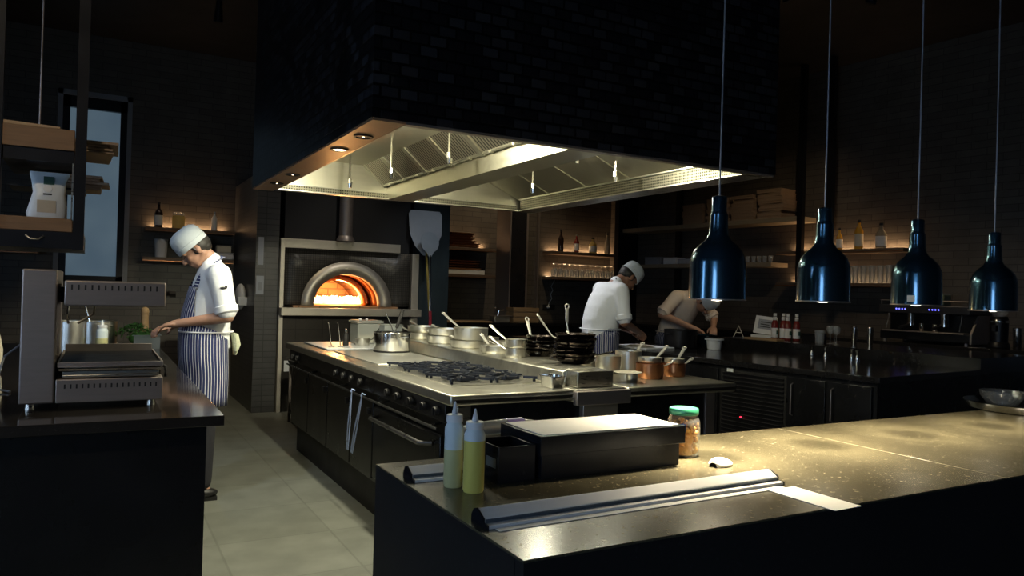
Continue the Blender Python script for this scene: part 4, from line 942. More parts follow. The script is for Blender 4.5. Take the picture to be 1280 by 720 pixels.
# left counter odds
def pot(name, label, cat, loc, r, h, mat='steel_pan', wall=.003, rz=0, lid=False, group=None):
    t = thing(name, label, cat, loc, rz, group)
    obj('vessel', MB().lathe([(r * .92, 0), (r * .985, .008), (r, .02), (r, h - .004), (r + .004, h), (r + .003, h + .002), (r - wall, h - .002), (r - wall, .022), (r * .9, .008), (.001, .006)], seg=40), mat, t)
    return t
def loop_handle(t, r, z, ang, mat='steel', w=.05, out=.035):
    d = Vector((math.cos(ang), math.sin(ang), 0)); s_ = Vector((-d.y, d.x, 0)); c_ = d * r
    obj('loop_handle', MB().tube([c_ - s_ * w / 2 + Vector((0, 0, z)), c_ + d * out - s_ * w * .42 + Vector((0, 0, z + .006)), c_ + d * out + s_ * w * .42 + Vector((0, 0, z + .006)), c_ + s_ * w / 2 + Vector((0, 0, z))], .0045, 8), mat, t)
t = pot('steel_container', 'bluish steel cylindrical container behind the salamander grill column', 'container', (-.135, 5.6, .90), .09, .215)
t = pot('stock_pot', 'wide steel pot with ladle on the left counter behind the squeeze bottle', 'pot', (.01, 6.10, .90), .135, .19)
loop_handle(t, .135, .16, R(-60)); loop_handle(t, .135, .16, R(120))
o = obj('ladle', MB().tube([(.0, .0, 0), (-.02, .03, .12), (-.07, .06, .30)], .006, 8).ell((0.0, 0, -.005), (.035, .035, .02)), 'steel_bright'); o.location = (.0, 6.09, .932); tag(o, 'steel ladle leaning inside the wide steel pot on the left counter', 'ladle')
def squeeze(name, label, loc, r, h, fill, fh, group=None):
    t = thing(name, label, 'bottle', loc, 0, group)
    obj('liquid', MB().lathe([(r * .90, .0), (r * 1.0, .006), (r, fh)], seg=32), fill, t)
    obj('bottle', MB().lathe([(r, fh + .0004), (r, h * .66), (r * .97, h * .70), (r * .78, h * .745), (r * .76, h * .76)], seg=32), 'squeeze', t)
    obj('cap', MB().lathe([(r * .84, h * .76), (r * .86, h * .765), (r * .86, h * .835), (r * .80, h * .845), (r * .42, h * .85)], seg=32), 'white_plastic', t)
    obj('nozzle', MB().lathe([(r * .34, h * .85), (r * .30, h * .87), (r * .08, h * .995), (r * .05, h)], seg=20), 'white_plastic', t)
    return t
squeeze('squeeze_bottle', 'small pale squeeze bottle standing beside the steel pot on the left counter', (.045, 5.62, .90), .036, .22, 'dressing', .10)
squeeze('squeeze_bottle', 'squeeze bottle half full of pale dressing, left of the pair on the pass', (.748, 1.605, NZ), .0225, .20, 'dressing', .088)
squeeze('squeeze_bottle', 'squeeze bottle nearly full of yellow oil, right of the pair on the pass', (.772, 1.545, NZ), .0245, .19, 'oil', .118)
cbd = obj('cutting_board', MB().box(-.085, .085, -.2, .2, 0, .02), 'white_plastic', bevel=.004); cbd.location = (.225, 5.72, .90); tag(cbd, 'white cutting board lying flat behind the salamander grill', 'board')
hb = thing('herb_tub', 'clear plastic tub heaped with fresh green herbs by the left chef', 'tub', (.33, 6.02, .90))
obj('tub', MB().prism([(-.085, -.09), (.085, -.09), (.085, .09), (-.085, .09)], 'z', 0, .004).box(-.085, .085, -.09, -.086, .004, .10).box(-.085, .085, .086, .09, .004, .10).box(-.085, -.081, -.086, .086, .004, .10).box(.081, .085, -.086, .086, .004, .10).box(-.095, .095, -.10, -.09, .095, .10).box(.085, .095, -.09, .10, .095, .10), 'clear_tub', hb)
hm_ = MB(); random.seed(5)
for k in range(230):
    a_, r_ = random.uniform(0, 2 * PI), random.uniform(0, 1) ** .6
    p = Vector((-.075 + .125 * r_ * math.cos(a_), .082 * r_ * math.sin(a_), .10 + .07 * (1 - r_ ** 2) + random.uniform(-.02, .012)))
    e_ = Euler((random.uniform(-1, 1), random.uniform(-1, 1), random.uniform(0, 6.3))).to_matrix()
    q = [p + e_ @ Vector(v) for v in ((-.014, 0, 0), (0, -.006, .002), (.016, 0, .004), (0, .006, .002))]
    hm_._f([hm_.bm.verts.new(v) for v in q])
hm_.ell((-.03, 0, .07), (.085, .07, .05))
h_ = obj('herbs', hm_, 'herb', hb, solid=.0015); h_['kind'] = 'stuff'
pmg = thing('pepper_mill', 'speckled pale pepper mill standing behind the salamander hood', 'pepper mill', (.335, 6.38, .90))
obj('mill_body', MB().lathe([(.034, 0), (.034, .02), (.028, .05), (.031, .13), (.027, .20), (.030, .235)], seg=24), 'wood_pale', pmg)
obj('mill_head', MB().lathe([(.028, .237), (.031, .25), (.026, .275), (.010, .285), (.008, .295)], seg=24), 'wood_pale', pmg)
cj = thing('cream_jug', 'cream ceramic jug cut off by the left edge of the picture', 'jug', (-.470, 4.5, .90), PI)
obj('jug_body', MB().lathe([(.06, 0), (.072, .02), (.075, .12), (.060, .20), (.045, .25), (.052, .30), (.048, .302), (.040, .25)], seg=32), 'cream', cj)
obj('handle', MB().tube([(.060, 0, .20), (.10, 0, .19), (.10, 0, .10), (.073, 0, .08)], .008, 8), 'cream', cj)

# ================================================================== THINGS ON THE PASS
def rail(label, x0, y0, x1, y1):
    d = Vector((x1 - x0, y1 - y0, 0)); L = d.length; t = thing('ticket_rail', label, 'ticket rail', (x0, y0, NZ), math.atan2(d.y, d.x), 'aluminium ticket rails on the pass')
    obj('rail_body', MB().prism([(-.036, 0), (.030, 0), (.030, .012), (.020, .027), (.010, .030), (-.018, .016), (-.018, .008), (-.036, .007)], 'x', 0.004, L - .004), 'alu', t, bevel=.001)
    obj('marble_groove', MB().box(.006, L - .006, -.0205, -.0182, .0082, .0150), 'groove', t)
    for x in (0, L - .004): obj('end_cap', MB().prism([(-.037, 0), (.031, 0), (.031, .013), (.021, .028), (.010, .031), (-.019, .017), (-.019, .009), (-.037, .008)], 'x', x, x + .004), 'plastic_black', t)
    return t
rail('long silver ticket rail along the front of the pass under the lamps', .672, 1.318, 1.515, 1.335)
rail('short silver ticket rail half hidden behind the squeeze bottles', .672, 1.70, .846, 1.70)
lp = MB().box(0, .80, 0, .018, 0, .0012).box(.74, .83, -.185, 0, 0, .0012)
o = obj('paper_strip', lp, 'paper'); o.location = (.69, 1.262, NZ + .0005); o.rotation_euler = (0, 0, R(.8)); tag(o, 'white L-shaped strip of paper lying flat before the long ticket rail', 'paper')
def open_bin(name, label, x0, x1, y0, y1, h, th=.003):
    t = thing(name, label, 'box', ((x0 + x1) / 2, (y0 + y1) / 2, NZ))
    a_, b2 = (x1 - x0) / 2, (y1 - y0) / 2
    q = MB().box(-a_, a_, -b2, b2, 0, th).box(-a_, a_, -b2, -b2 + th, th, h).box(-a_, a_, b2 - th, b2, th, h).box(-a_, -a_ + th, -b2 + th, b2 - th, th, h).box(a_ - th, a_, -b2 + th, b2 - th, th, h)
    return obj('bin', q, 'plastic_black', t, bevel=.0008), t
_b, t = open_bin('open_bin', 'small open black acrylic bin between the bottles and long box', .853, .955, 1.575, 1.70, .088)
obj('clear_sticker', MB().box(-.0525, -.0512, -.05, .0, .035, .058), pmat('clear_tape', (.10, .12, .13), .35), t)
lb = thing('long_box', 'long black acrylic box topped with bright white paper on the pass', 'box', (1.205, 1.66, NZ))
obj('base', MB().box(-.232, .212, -.085, .10, 0, .060), 'plastic_black', lb, bevel=.001)
obj('lid', MB().box(-.243, .222, -.097, .112, .0605, .108), 'plastic_black', lb, bevel=.001)
o = obj('paper_sheet', MB().box(-.225, .215, -.09, .10, 0, .0012), 'paper'); o.location = (1.200, 1.668, NZ + .1085); o.rotation_euler = (0, 0, R(.4)); tag(o, 'bright white paper sheet lying on top of the long black box', 'paper')
# skewer packet standing on the bin and box
pk = thing('skewer_packet', 'clear packet of skewers with purple label lying behind the black bin', 'packet', (.97, 1.815, NZ))
pkm = Matrix.Rotation(R(6), 4, 'Z')
obj('packet_film', MB().ell((0, 0, .0215), (.135, .02, .020), None, 28, 10).xf(pkm), 'clear_tub', pk)
for k in range(5): obj('skewer', MB().rod((-.115, -.009 + k * .0045, .020 + .002 * (k % 2)), (.115, -.009 + k * .0045, .022), .0022, None, 6).xf(pkm), 'wood_pale', pk)
obj('label', MB().tube([(.02, 0, .0215), (.075, 0, .0215)], .0212, 16).xf(pkm), pmat('purple_label', (.22, .17, .42), .4), pk)
rise = MB().box(-.15, .15, -.03, .03, 0, .062)
sb = thing('low_box', 'low black box under the skewer packet behind the black bin', 'box', (.985, 1.82, NZ)); obj('box_body', rise, 'plastic_black', sb, bevel=.002); obj('box_lid', MB().box(-.152, .152, -.032, .032, .0625, .066), 'plastic_black', sb, bevel=.001)
pk.location = (.985, 1.82, NZ + .067)
# jar of pickles
jr = thing('pickle_jar', 'glass jar of orange pickled pieces with green lid on the pass', 'jar', (1.512, 1.665, NZ))
JR = .0475
obj('glass', MB().lathe([(.001, .001), (JR * .86, .001), (JR * .98, .008), (JR, .02), (JR, .088), (JR * .96, .104), (JR * .80, .118), (JR * .78, .128)], seg=40, cap=False), 'jar_glass', jr)
pm_ = MB(); random.seed(9)
for k in range(75):
    a_ = random.uniform(0, 2 * PI); r_ = JR * .86 * math.sqrt(random.uniform(.2, 1)); z = random.uniform(.008, .098)
    e_ = Euler((random.uniform(0, 3), random.uniform(0, 3), 0)).to_matrix()
    pm_.ell((r_ * math.cos(a_) * .93, r_ * math.sin(a_) * .93, z + .003), (random.uniform(.008, .013), random.uniform(.006, .009), .0075), e_, 9, 6)
pk_ = obj('pickled_pieces', pm_, 'pickle', jr); pk_['kind'] = 'stuff'
obj('brine', MB().cyl(0, 0, .004, .080, JR * .60), 'pickle', jr)
obj('lid', MB().lathe([(JR * .88, .120), (JR * .90, .122), (JR * .90, .134), (JR * .86, .138), (.001, .138)], seg=40), 'green_lid', jr)
obj('label', MB().rings([[(JR * 1.012 * math.cos(a_) * k, JR * 1.012 * math.sin(a_) * k, z) for a_, z in [(R(200 + 6 * i), .075) for i in range(7)] + [(R(236 - 6 * i), .098) for i in range(7)]] for k in (1.0, 1.004)]), 'blue_plastic', jr)
# folded shell-like napkin
nb = MB(); rs = []
for i in range(9):
    q = i / 8; hh = .020 * math.sin(PI * (q * .8 + .2)); w_ = .030 * math.sin(PI * (q * .85 + .12))
    rs.append([(-.045 + .095 * q, w_ * math.cos(a_), max(.0006, hh * max(0, math.sin(a_)))) for a_ in [PI * k / 12 for k in range(13)]])
vr = [[nb.bm.verts.new(p) for p in r_] for r_ in rs]
for a_, c_ in zip(vr, vr[1:]):
    for i in range(12): nb._f([a_[i], a_[i + 1], c_[i + 1], c_[i]])
o = obj('scallop_shell', nb, 'paper', solid=.0015); o.location = (1.525, 1.525, NZ + .001); o.rotation_euler = (0, 0, R(18)); tag(o, 'small white shell-like dish lying near the pickle jar', 'dish')
# tray with dishes at the right end
tr_ = thing('round_tray', 'round steel tray holding dishes at the right end of the pass', 'tray', (3.66, 1.80, NZ))
obj('tray', MB().lathe([(.19, 0), (.235, .004), (.25, .028), (.252, .034), (.247, .030), (.232, .008), (.001, .005)], seg=56), 'steel_bright', tr_)
t = thing('glass_bowl', 'clear scalloped glass bowl on the round steel tray', 'bowl', (3.60, 1.88, NZ + .0095))
obj('bowl', MB().lathe([(.035, 0), (.06, .01), (.085, .045), (.09, .07), (.086, .068), (.08, .045), (.055, .014), (.001, .006)], seg=24, sx=1.0), 'jar_glass', t)
t = thing('glass_bowl', 'tilted steel sauce bowl leaning on the round steel tray', 'bowl', (3.56, 1.70, NZ + .027))
obj('bowl', MB().lathe([(.03, 0), (.055, .012), (.07, .04), (.072, .045), (.067, .04), (.05, .016), (.001, .005)], seg=28), 'steel_bright', t); t.rotation_euler = (R(14), R(8), 0); t.name = 'sauce_bowl'
t = thing('napkin_holder', 'small brown lattice holder on the round steel tray', 'holder', (3.71, 1.67, NZ + .0095))
q = MB()
for k in range(10): q.rod((.030 * math.cos(k * PI / 5), .030 * math.sin(k * PI / 5), 0), (.034 * math.cos((k + 1) * PI / 5), .034 * math.sin((k + 1) * PI / 5), .06), .003, None, 6).rod((.030 * math.cos(k * PI / 5), .030 * math.sin(k * PI / 5), 0), (.034 * math.cos((k - 1) * PI / 5), .034 * math.sin((k - 1) * PI / 5), .06), .003, None, 6)
q.lathe([(.030, 0), (.034, 0), (.034, .005), (.030, .005)], seg=20, cap=False, close=True).lathe([(.032, .056), (.037, .056), (.037, .062), (.032, .062)], seg=20, cap=False, close=True)
obj('lattice', q, 'wood_pale', t); obj('liner', MB().cyl(0, 0, .001, .05, .027, .030), 'paper_grey', t)

# ================================================================== PANS AND POTS ON THE RANGE
def long_handle(t, r, z, ang, L, rise, mat='handle_steel', name='handle', w=.011, eye=True):
    d = Vector((math.cos(ang), math.sin(ang), 0)); p = [d * (r - .003) + Vector((0, 0, z)), d * (r + min(.022, L * .4)) + Vector((0, 0, z + rise * .10)), d * (r + L * .5 + .008) + Vector((0, 0, z + rise * .50)), d * (r + L) + Vector((0, 0, z + rise))]
    q = MB().tube(p, [w * .9, w * .75, w, w * 1.1], 10, .45)
    if eye:
        e_ = p[-1] + (p[-1] - p[-2]).normalized() * .010; dd = (p[-1] - p[-2]).normalized(); s_ = Vector((-d.y, d.x, 0))
        ring = [e_ + dd * .014 * math.cos(2 * PI * k / 14) + s_ * .012 * math.sin(2 * PI * k / 14) for k in range(15)]
        q.tube(ring, .0042, 6)
    return obj(name, q, mat, t)
def saute(label, cat, loc, r, h, ang, L=.19, rise=.05, mat='steel_pan', group=None, flare=1.0, hmat='handle_steel', name='saute_pan'):
    t = thing(name, label, cat, loc, 0, group)
    rb = r * (.95 if flare == 1.0 else .74)
    obj('vessel', MB().lathe([(rb * .96, 0), (rb, .004), (r * (.99 if flare == 1 else .9), h * .45), (r, h), (r + .003, h + .001), (r - .002, h - .001), (r * (.97 if flare == 1 else .88), h * .45), (rb - .004, .006), (.001, .004)], seg=40), mat, t)
    hn = long_handle(t, r, h * .78, ang, L, rise, hmat)
    rv = MB(); d = Vector((math.cos(ang), math.sin(ang), 0)); s_ = Vector((-d.y, d.x, 0))
    rv.ell(d * (r - .004) + s_ * .008 + Vector((0, 0, h * .78)), (.003, .003, .003), None, 8, 5).ell(d * (r - .004) - s_ * .008 + Vector((0, 0, h * .78)), (.003, .003, .003), None, 8, 5)
    obj('rivets', rv, hmat, hn)
    return t
SZ = .9862
G1 = 'steel pans piled on the centre spine of the range'
# overturned and stacked saute pans along the spine, handles pointing to the back
for i, (x, y, z, r, h, ang, L, rise, lab) in enumerate([
    (2.30, 5.62, 0, .125, .05, 100, .22, .05, 'lowest steel pan at the far end of the pile on the range'),
    (2.31, 5.60, .0535, .125, .05, 84, .24, .03, 'topmost steel pan at the far end of the pile on the range'),
    (2.30, 5.17, 0, .13, .055, 95, .12, .03, 'lowest steel pan in the middle of the pile on the range'),
    (2.31, 5.16, .0585, .13, .05, 88, .13, .02, 'topmost shallow steel pan in the middle of the pile'),
    (2.30, 4.74, 0, .13, .05, 92, .13, .02, 'lowest steel pan in the nearer part of the pile'),
    (2.31, 4.73, .0535, .12, .085, 98, .24, .10, 'deep steel saucepan standing on the nearer part of the pile'),
    (2.29, 4.30, 0, .11, .045, 86, .14, .06, 'shallow steel pan between the pile and the small stacked pots')]):
    saute(lab, 'pan', (x, y, SZ + z), r, h, R(ang), L, rise, group=G1)
saute('deep shiny steel saucepan standing right of the far steel pans', 'pan', (2.62, 5.10, .9008), .10, .13, R(120), .2, .06, group=G1, name='saucepan')
saute('second shiny steel saucepan to the right of the pan pile', 'pan', (2.60, 4.70, .9008), .09, .13, R(140), .18, .08, group=G1, name='saucepan')
t = saute('small steel pot, lower of the pair with handles up, beside black pans', 'pan', (2.255, 3.99, SZ), .064, .055, R(115), .12, .06, name='saucepan')
t = saute('small steel pot, upper of the pair with handles up, beside black pans', 'pan', (2.255, 3.99, SZ + .058), .064, .050, R(108), .14, .075, name='saucepan')
# black seasoned frying pans, two stacks, some handles standing up
random.seed(21)
def black_pan(label, loc, r, ang, rise, L, hm='carbon', tilt=(0, 0)):
    t = saute(label, 'frying pan', loc, r, .036, R(ang), L, rise, mat='carbon', group='black frying pans stacked on the range', flare=.8, hmat=hm, name='frying_pan')
    t.rotation_euler = (tilt[0], tilt[1], 0); return t
n1 = 5
for k in range(n1):
    up = k in (2, 4)
    black_pan('%s of the left stack of black frying pans' % rank(k, n1), (2.455 + random.uniform(-.006, .006), 4.02 + random.uniform(-.004, .004), .9865 + .0225 * k), .095, [235, 300, 250, 228, 95][k], .095 if k == 4 else .006, .06 if k == 4 else .12, 'iron' if k < 4 else 'handle_steel', (random.uniform(-.004, .004), random.uniform(-.004, .004)))
n2 = 7
for k in range(n2):
    black_pan('%s of the right stack of black frying pans' % rank(k, n2), (2.40 + random.uniform(-.006, .010), 3.56 + random.uniform(-.008, .008), .9865 + .022 * k), .118, [200, 340, 170, 215, 30, 140, 78][k], .15 if k == 6 else .115 if k == 5 else .015, .030 if k == 6 else .10 if k == 5 else .08, 'handle_steel' if k >= 5 else 'carbon', (random.uniform(-.004, .004), random.uniform(-.004, .004)))
# tray with blue lining behind the black pans
bt_ = thing('blue_tray', 'shallow metal tray with blue lining behind the black frying pans', 'tray', (2.88, 4.16, .9008), R(12))
obj('tray', MB().box(-.20, .20, -.13, .13, 0, .006).box(-.20, .20, -.13, -.124, .006, .05).box(-.20, .20, .124, .13, .006, .05).box(-.20, -.194, -.124, .124, .006, .05).box(.194, .20, -.124, .124, .006, .05), 'steel_bright', bt_, bevel=.002)
obj('blue_lining', MB().box(-.192, .192, -.122, .122, .007, .040), 'blue_plastic', bt_, bevel=.003)
# copper saucepans and the steel ones stacked on and behind them
def saucepan(label, loc, r, h, ang, mat, L=.16, rise=.07, group=None, name='saucepan'):
    return saute(label, 'saucepan', loc, r, h, R(ang), L, rise, mat=mat, group=group, name=name)
saucepan('larger copper saucepan near the right front of the range', (2.86, 3.45, .9008), .082, .088, -8, 'copper', .06, .02, name='copper_saucepan')
saucepan('smaller copper saucepan at the right end of the range', (3.09, 3.50, .9008), .068, .075, 12, 'copper', .10, .035, name='copper_saucepan')
saucepan('steel saucepan nested on top of the larger copper saucepan', (2.86, 3.45, .9905), .070, .032, 22, 'steel_pan', .12, .055, 'steel saucepans by the copper ones')
saucepan('steel saucepan nested on top of the smaller copper saucepan', (3.09, 3.50, .9775), .060, .030, 30, 'steel_pan', .12, .055, 'steel saucepans by the copper ones')
saucepan('steel saucepan behind the larger copper saucepan, handle raised', (3.02, 3.86, .9008), .085, .125, 28, 'steel_pan', .13, .06, 'steel saucepans by the copper ones')
saucepan('leftmost steel saucepan between black pans and copper saucepans', (2.80, 3.78, .9008), .080, .105, 100, 'steel_pan', .08, .03, 'steel saucepans by the copper ones')
# dessert pot with a wide flat plate on it
t = thing('small_pot', 'little steel pot standing at the front right edge of the range', 'pot', (2.62, 3.31, .9008)); obj('vessel', MB().lathe([(.028, 0), (.030, .004), (.034, .048), (.031, .048), (.027, .006), (.001, .004)], seg=28), 'steel_bright', t)
t = tag(obj('flat_dish', MB().lathe([(.03, 0), (.06, .003), (.080, .009), (.079, .011), (.058, .006), (.001, .004)], seg=36), 'cream'), 'flat pale dish balanced on the little steel pot', 'dish'); t.location = (2.59, 3.31, .9485)
t = thing('steel_tub', 'small rectangular steel tub at the near end of the burners', 'tub', (2.075, 3.27, .9008), R(4))
rs = []
for k_, z_ in ((.84, 0), (.87, .003), (1, .055), (1.08, .056), (1.08, .059), (.97, .059), (.84, .006)):
    rs.append([(.052 * k_ * math.copysign(abs(math.cos(a_)) ** .45, math.cos(a_)), .062 * k_ * math.copysign(abs(math.sin(a_)) ** .45, math.sin(a_)), z_) for a_ in [2 * PI * i / 28 for i in range(28)]])
obj('vessel', MB().rings(rs), 'steel_bright', t)
# big stock pot and its neighbours on the griddle side
bp_ = pot('steel_pot', 'large shiny steel pot with black base on the griddle', 'pot', (1.96, 5.36, .9090), .138, .145, 'steel_bright')
loop_handle(bp_, .138, .115, R(-75), 'steel_bright', .075, .022); loop_handle(bp_, .138, .115, R(105), 'steel_bright', .075, .022)
obj('base_ring', MB().lathe([(.1365, .0), (.1385, .004), (.1385, .012), (.1365, .013)], seg=40, cap=False), 'black_rubber', bp_)
t = thing('ladle', 'steel ladle with black grip leaning in the large steel pot', 'ladle', (1.96, 5.40, .918))
obj('ladle_bowl', MB().lathe([(.001, 0), (.03, .008), (.042, .03), (.040, .032), (.028, .012), (.001, .004)], seg=20, cap=False), 'steel_bright', t)
obj('rod', MB().tube([(.03, .02, .02), (.045, .03, .12), (.075, .04, .20)], .005, 8), 'steel_bright', t); obj('grip', MB().tube([(.062, .036, .165), (.088, .044, .235), (.115, .05, .305)], [.013, .016, .014], 10), 'black_rubber', t)
t = thing('slotted_spoon', 'thin steel spoon leaning left in the large steel pot', 'spoon', (1.97, 5.30, .918))
obj('spoon_bowl', MB().ell((.04, 0, .012), (.03, .022, .010)), 'steel_bright', t); obj('rod', MB().tube([(.04, 0, .015), (-.01, .05, .15), (-.055, .09, .285)], .0045, 8), 'steel_bright', t)
wb_ = obj('white_board', MB().box(-.25, .25, -.36, .36, 0, .012), 'white_plastic', bevel=.004); wb_.location = (1.80, 6.02, .9005); tag(wb_, 'white cutting board at the far end of the cooking range', 'board')
ct = thing('clear_container', 'clear plastic food container with lid behind the large steel pot', 'container', (2.005, 6.13, .9135), R(2))
obj('container', MB().prism([(-.105, -.10), (.105, -.10), (.105, .10), (-.105, .10)], 'z', 0, .175), 'clear_tub', ct, bevel=.012)
obj('lid', MB().box(-.115, .115, -.112, .112, .176, .192).box(-.105, .105, -.102, .102, .192, .198), 'clear_tub', ct, bevel=.004)
obj('contents', MB().box(-.09, .09, -.088, .088, .006, .07), 'dough', ct, bevel=.01)
obj('clip', MB().ell((-.08, -.08, .206), (.014, .012, .010), None, 12, 8), 'white_plastic', ct); obj('clip', MB().ell((-.02, -.07, .206), (.012, .012, .010), None, 12, 8), 'white_plastic', ct)
t = thing('clear_container', 'clear square tub with pale rim right behind the large steel pot', 'container', (2.06, 5.63, .9090)); obj('container', MB().box(-.09, .06, -.065, .065, 0, .185), 'clear_tub', t, bevel=.008); obj('rim', MB().box(-.095, .065, -.07, .07, .1855, .192), 'clear_tub', t, bevel=.002)
t = saute('small steel pan with dark upright handle on the white board', 'pan', (1.92, 5.95, .913), .06, .055, R(-20), .07, .09, hmat='black_rubber', name='small_pan'); 
t = thing('black_bottle', 'little black bottle with silver top on the white board', 'bottle', (1.775, 5.93, .913)); obj('bottle_body', MB().lathe([(.022, 0), (.024, .01), (.024, .08), (.014, .105)], seg=20), 'black_rubber', t); obj('bottle_top', MB().lathe([(.012, .106), (.013, .125), (.009, .135)], seg=16), 'steel_bright', t)
for i, (x, y, lab) in enumerate([(1.63, 5.83, 'left upright steel skewer hook on the white board'), (1.70, 5.82, 'right upright steel skewer hook on the white board')]):
    t = thing('skewer_hook', lab, 'hook', (x, y, .913), 0, 'steel skewer hooks on the white board'); obj('base_wire', MB().tube([(-.03, -.02, .003), (.03, -.02, .003), (.03, .02, .003), (0, 0, .004)], .003, 6), 'steel_bright', t); obj('upright', MB().tube([(0, 0, .004), (-.012, .0, .10), (-.025, .0, .185), (-.034, 0, .188)], .0035, 6), 'steel_bright', t)
# tongs hanging on the rail
def tongs(label, y, sw):
    t = thing('tongs', label, 'tongs', (1.395, y, .735), 0, 'steel tongs hanging on the range rail')
    for s_ in (-1, 1):
        obj('tong_arm', MB().tube([(.0, 0, .012), (-.004, s_ * .008 + sw * .08, -.05), (-.010, s_ * .020 + sw * .35, -.20), (-.014, s_ * .012 + sw * .62, -.35)], [.005, .008, .008, .011], 8, .4, (1, 0, 0)), 'blue_tongs', t)
    obj('hinge', MB().tube([(.018, -.006, .012), (0, 0, .022), (-.004, .004, .004)], .005, 8), 'blue_tongs', t)
    return t
tongs('left pair of bluish steel tongs hanging from the range rail', 4.50, .02); tongs('right pair of bluish steel tongs hanging from the range rail', 4.30, .20)

# ================================================================== PEELS BY THE OVEN
pl_ = thing('pizza_peel', 'large pale pizza peel with yellow pole leaning right of the oven', 'pizza peel', (3.50, 8.12, 0))
tilt = Matrix.Rotation(R(-6.5), 4, 'X')
bl = [(-.205, .44), (-.195, .20), (-.13, .05), (-.03, -.06), (.03, -.06), (.14, .05), (.215, .20), (.225, .44), (.195, .485), (-.175, .485)]
obj('blade', MB().prism([(x - .07, z + 1.86) for x, z in bl], 'y', -.004, .004).xf(tilt), 'paper_grey', pl_, bevel=.003)
obj('pole', MB().rod((-.06, 0, 1.88), (.02, 0, .01), .014, .015, 12).xf(tilt), 'yellow', pl_)
pr_ = thing('turning_peel', 'small round turning peel with silver pole and red grip in front', 'pizza peel', (3.44, 8.00, 0))
obj('blade', MB().rings([[(.115 * math.cos(2 * PI * i / 36), y, 1.955 + .125 * math.sin(2 * PI * i / 36)) for i in range(36)] for y in (-.004, .004)]).prism([(-.06, 1.865), (-.012, 1.78), (.012, 1.78), (.06, 1.865)], 'y', -.003, .003).xf(tilt), pmat('peel_aluminium', (.40, .44, .48), .5, .3), pr_)
obj('pole', MB().rod((0, 0, 1.80), (-.01, 0, 1.14), .011).xf(tilt), 'steel_bright', pr_); obj('grip', MB().rod((-.01, 0, 1.14), (-.013, 0, .86), .019).xf(tilt), 'red', pr_); obj('pole_end', MB().rod((-.013, 0, .86), (-.016, 0, .012), .011).xf(tilt), 'steel_bright', pr_)

# ================================================================== WALL SHELVES
def wall_shelf(label, x0, x1, z, y0=9.60, led=True, mat='wood_dark'):
    t = thing('wall_shelf', label, 'shelf', ((x0 + x1) / 2, 9.75, z - .05))
    wobj('board', MB().box(x0, x1, y0, 9.895, z - .045, z), mat, t, bevel=.003)
    wobj('front_edge', MB().box(x0, x1, y0 - .006, y0 - .001, z - .045, z - .038), 'copper', t)
    if led:
        wobj('led_strip', MB().box(x0 + .06, x1 - .06, 9.870, 9.885, z + .001, z + .006), 'led', t)
        light('shelf_led_light', 'AREA', ((x0 + x1) / 2, 9.862, z + .012), P_SHELF * (x1 - x0), WARMER, x1 - x0 - .12, ((x0 + x1) / 2, 9.90, z + .25), size_y=.015)
    return t
wall_shelf('upper dark wooden wall shelf with three bottles above the left chef', .48, 1.46, 2.02)
wall_shelf('lower wooden wall shelf with boxes behind the left chef', .46, 1.46, 1.67, led=False)
wall_shelf('short wooden wall shelf at the far left edge of the picture', -1.9, -.56, 1.70, led=False)
wall_shelf('upper wall shelf with glazed trays right of the pizza peels', 4.02, 5.06, 2.0)
wall_shelf('lower wall shelf with glazed trays and a white box', 4.02, 5.06, 1.62, led=False)
wall_shelf('upper wall shelf with four bottles behind the middle chef', 6.02, 7.40, 2.03)
wall_shelf('lower wall shelf with rows of upturned glasses', 6.02, 7.44, 1.64, led=True)
def side_shelf(label, v0, v1, z, w0=3.3, led=True, mat='wood_dark', th=.04):
    t = thing('side_wall_shelf', label, 'shelf', OB, A6)
    obj('board', MB().box(w0, 3.575, v0, v1, z - th, z), mat, t, bevel=.003)
    obj('front_edge', MB().box(w0 - .006, w0 - .001, v0, v1, z - th, z - th + .007), 'copper', t)
    if led:
        obj('led_strip', MB().box(3.55, 3.565, v0 + .05, v1 - .05, z + .001, z + .006), 'led', t)
        p = BW(3.54, (v0 + v1) / 2, z + .012); a = BW(3.58, (v0 + v1) / 2, z + .25)
        l = light('shelf_led_light', 'AREA', p, P_SHELF * (v1 - v0) * .8, WARMER, .015, a, size_y=v1 - v0 - .1)
        l.matrix_world = Matrix.Translation(p) @ Matrix((tuple(VB), tuple((WB * .17 + Vector((0, 0, -1))).normalized().cross(VB).normalized() * 1), (0, 0, 1))).transposed().to_4x4()
        zax = -(a - p).normalized(); yax = VB.copy(); xax = yax.cross(zax).normalized(); l.matrix_world = Matrix.Translation(p) @ Matrix((xax, yax, zax)).transposed().to_4x4()
    return t
side_shelf('upper dark shelf with liquor bottles on the right wall', 1.58, 3.16, 1.985)
side_shelf('lower dark shelf with tall glasses on the right wall', 1.70, 3.16, 1.60)
sr = thing('shelf_rack', 'black metal rack with two long grey wooden shelves on the right wall', 'shelf', OB, A6)
for v, w in ((5.86, .09), (4.95, .07), (2.72, .07)): obj('rack_post', MB().box(3.50 if v < 5.8 and v > 3 else 3.16, 3.57, v, v + w, .99, 4.19) if v > 3 else MB().box(3.16, 3.22, v, v + w, 1.6, 4.19), 'black_metal', sr)
obj('rack_post', MB().box(3.16, 3.22, 2.34, 2.43, 1.6, 4.19), 'black_metal', sr)
obj('upper_shelf', MB().box(3.23, 3.575, 2.80, 5.85, 2.34, 2.40), 'wood_shelf', sr, bevel=.003)
obj('lower_shelf', MB().box(3.23, 3.575, 3.18, 5.85, 1.795, 1.85), 'wood_shelf', sr, bevel=.003)

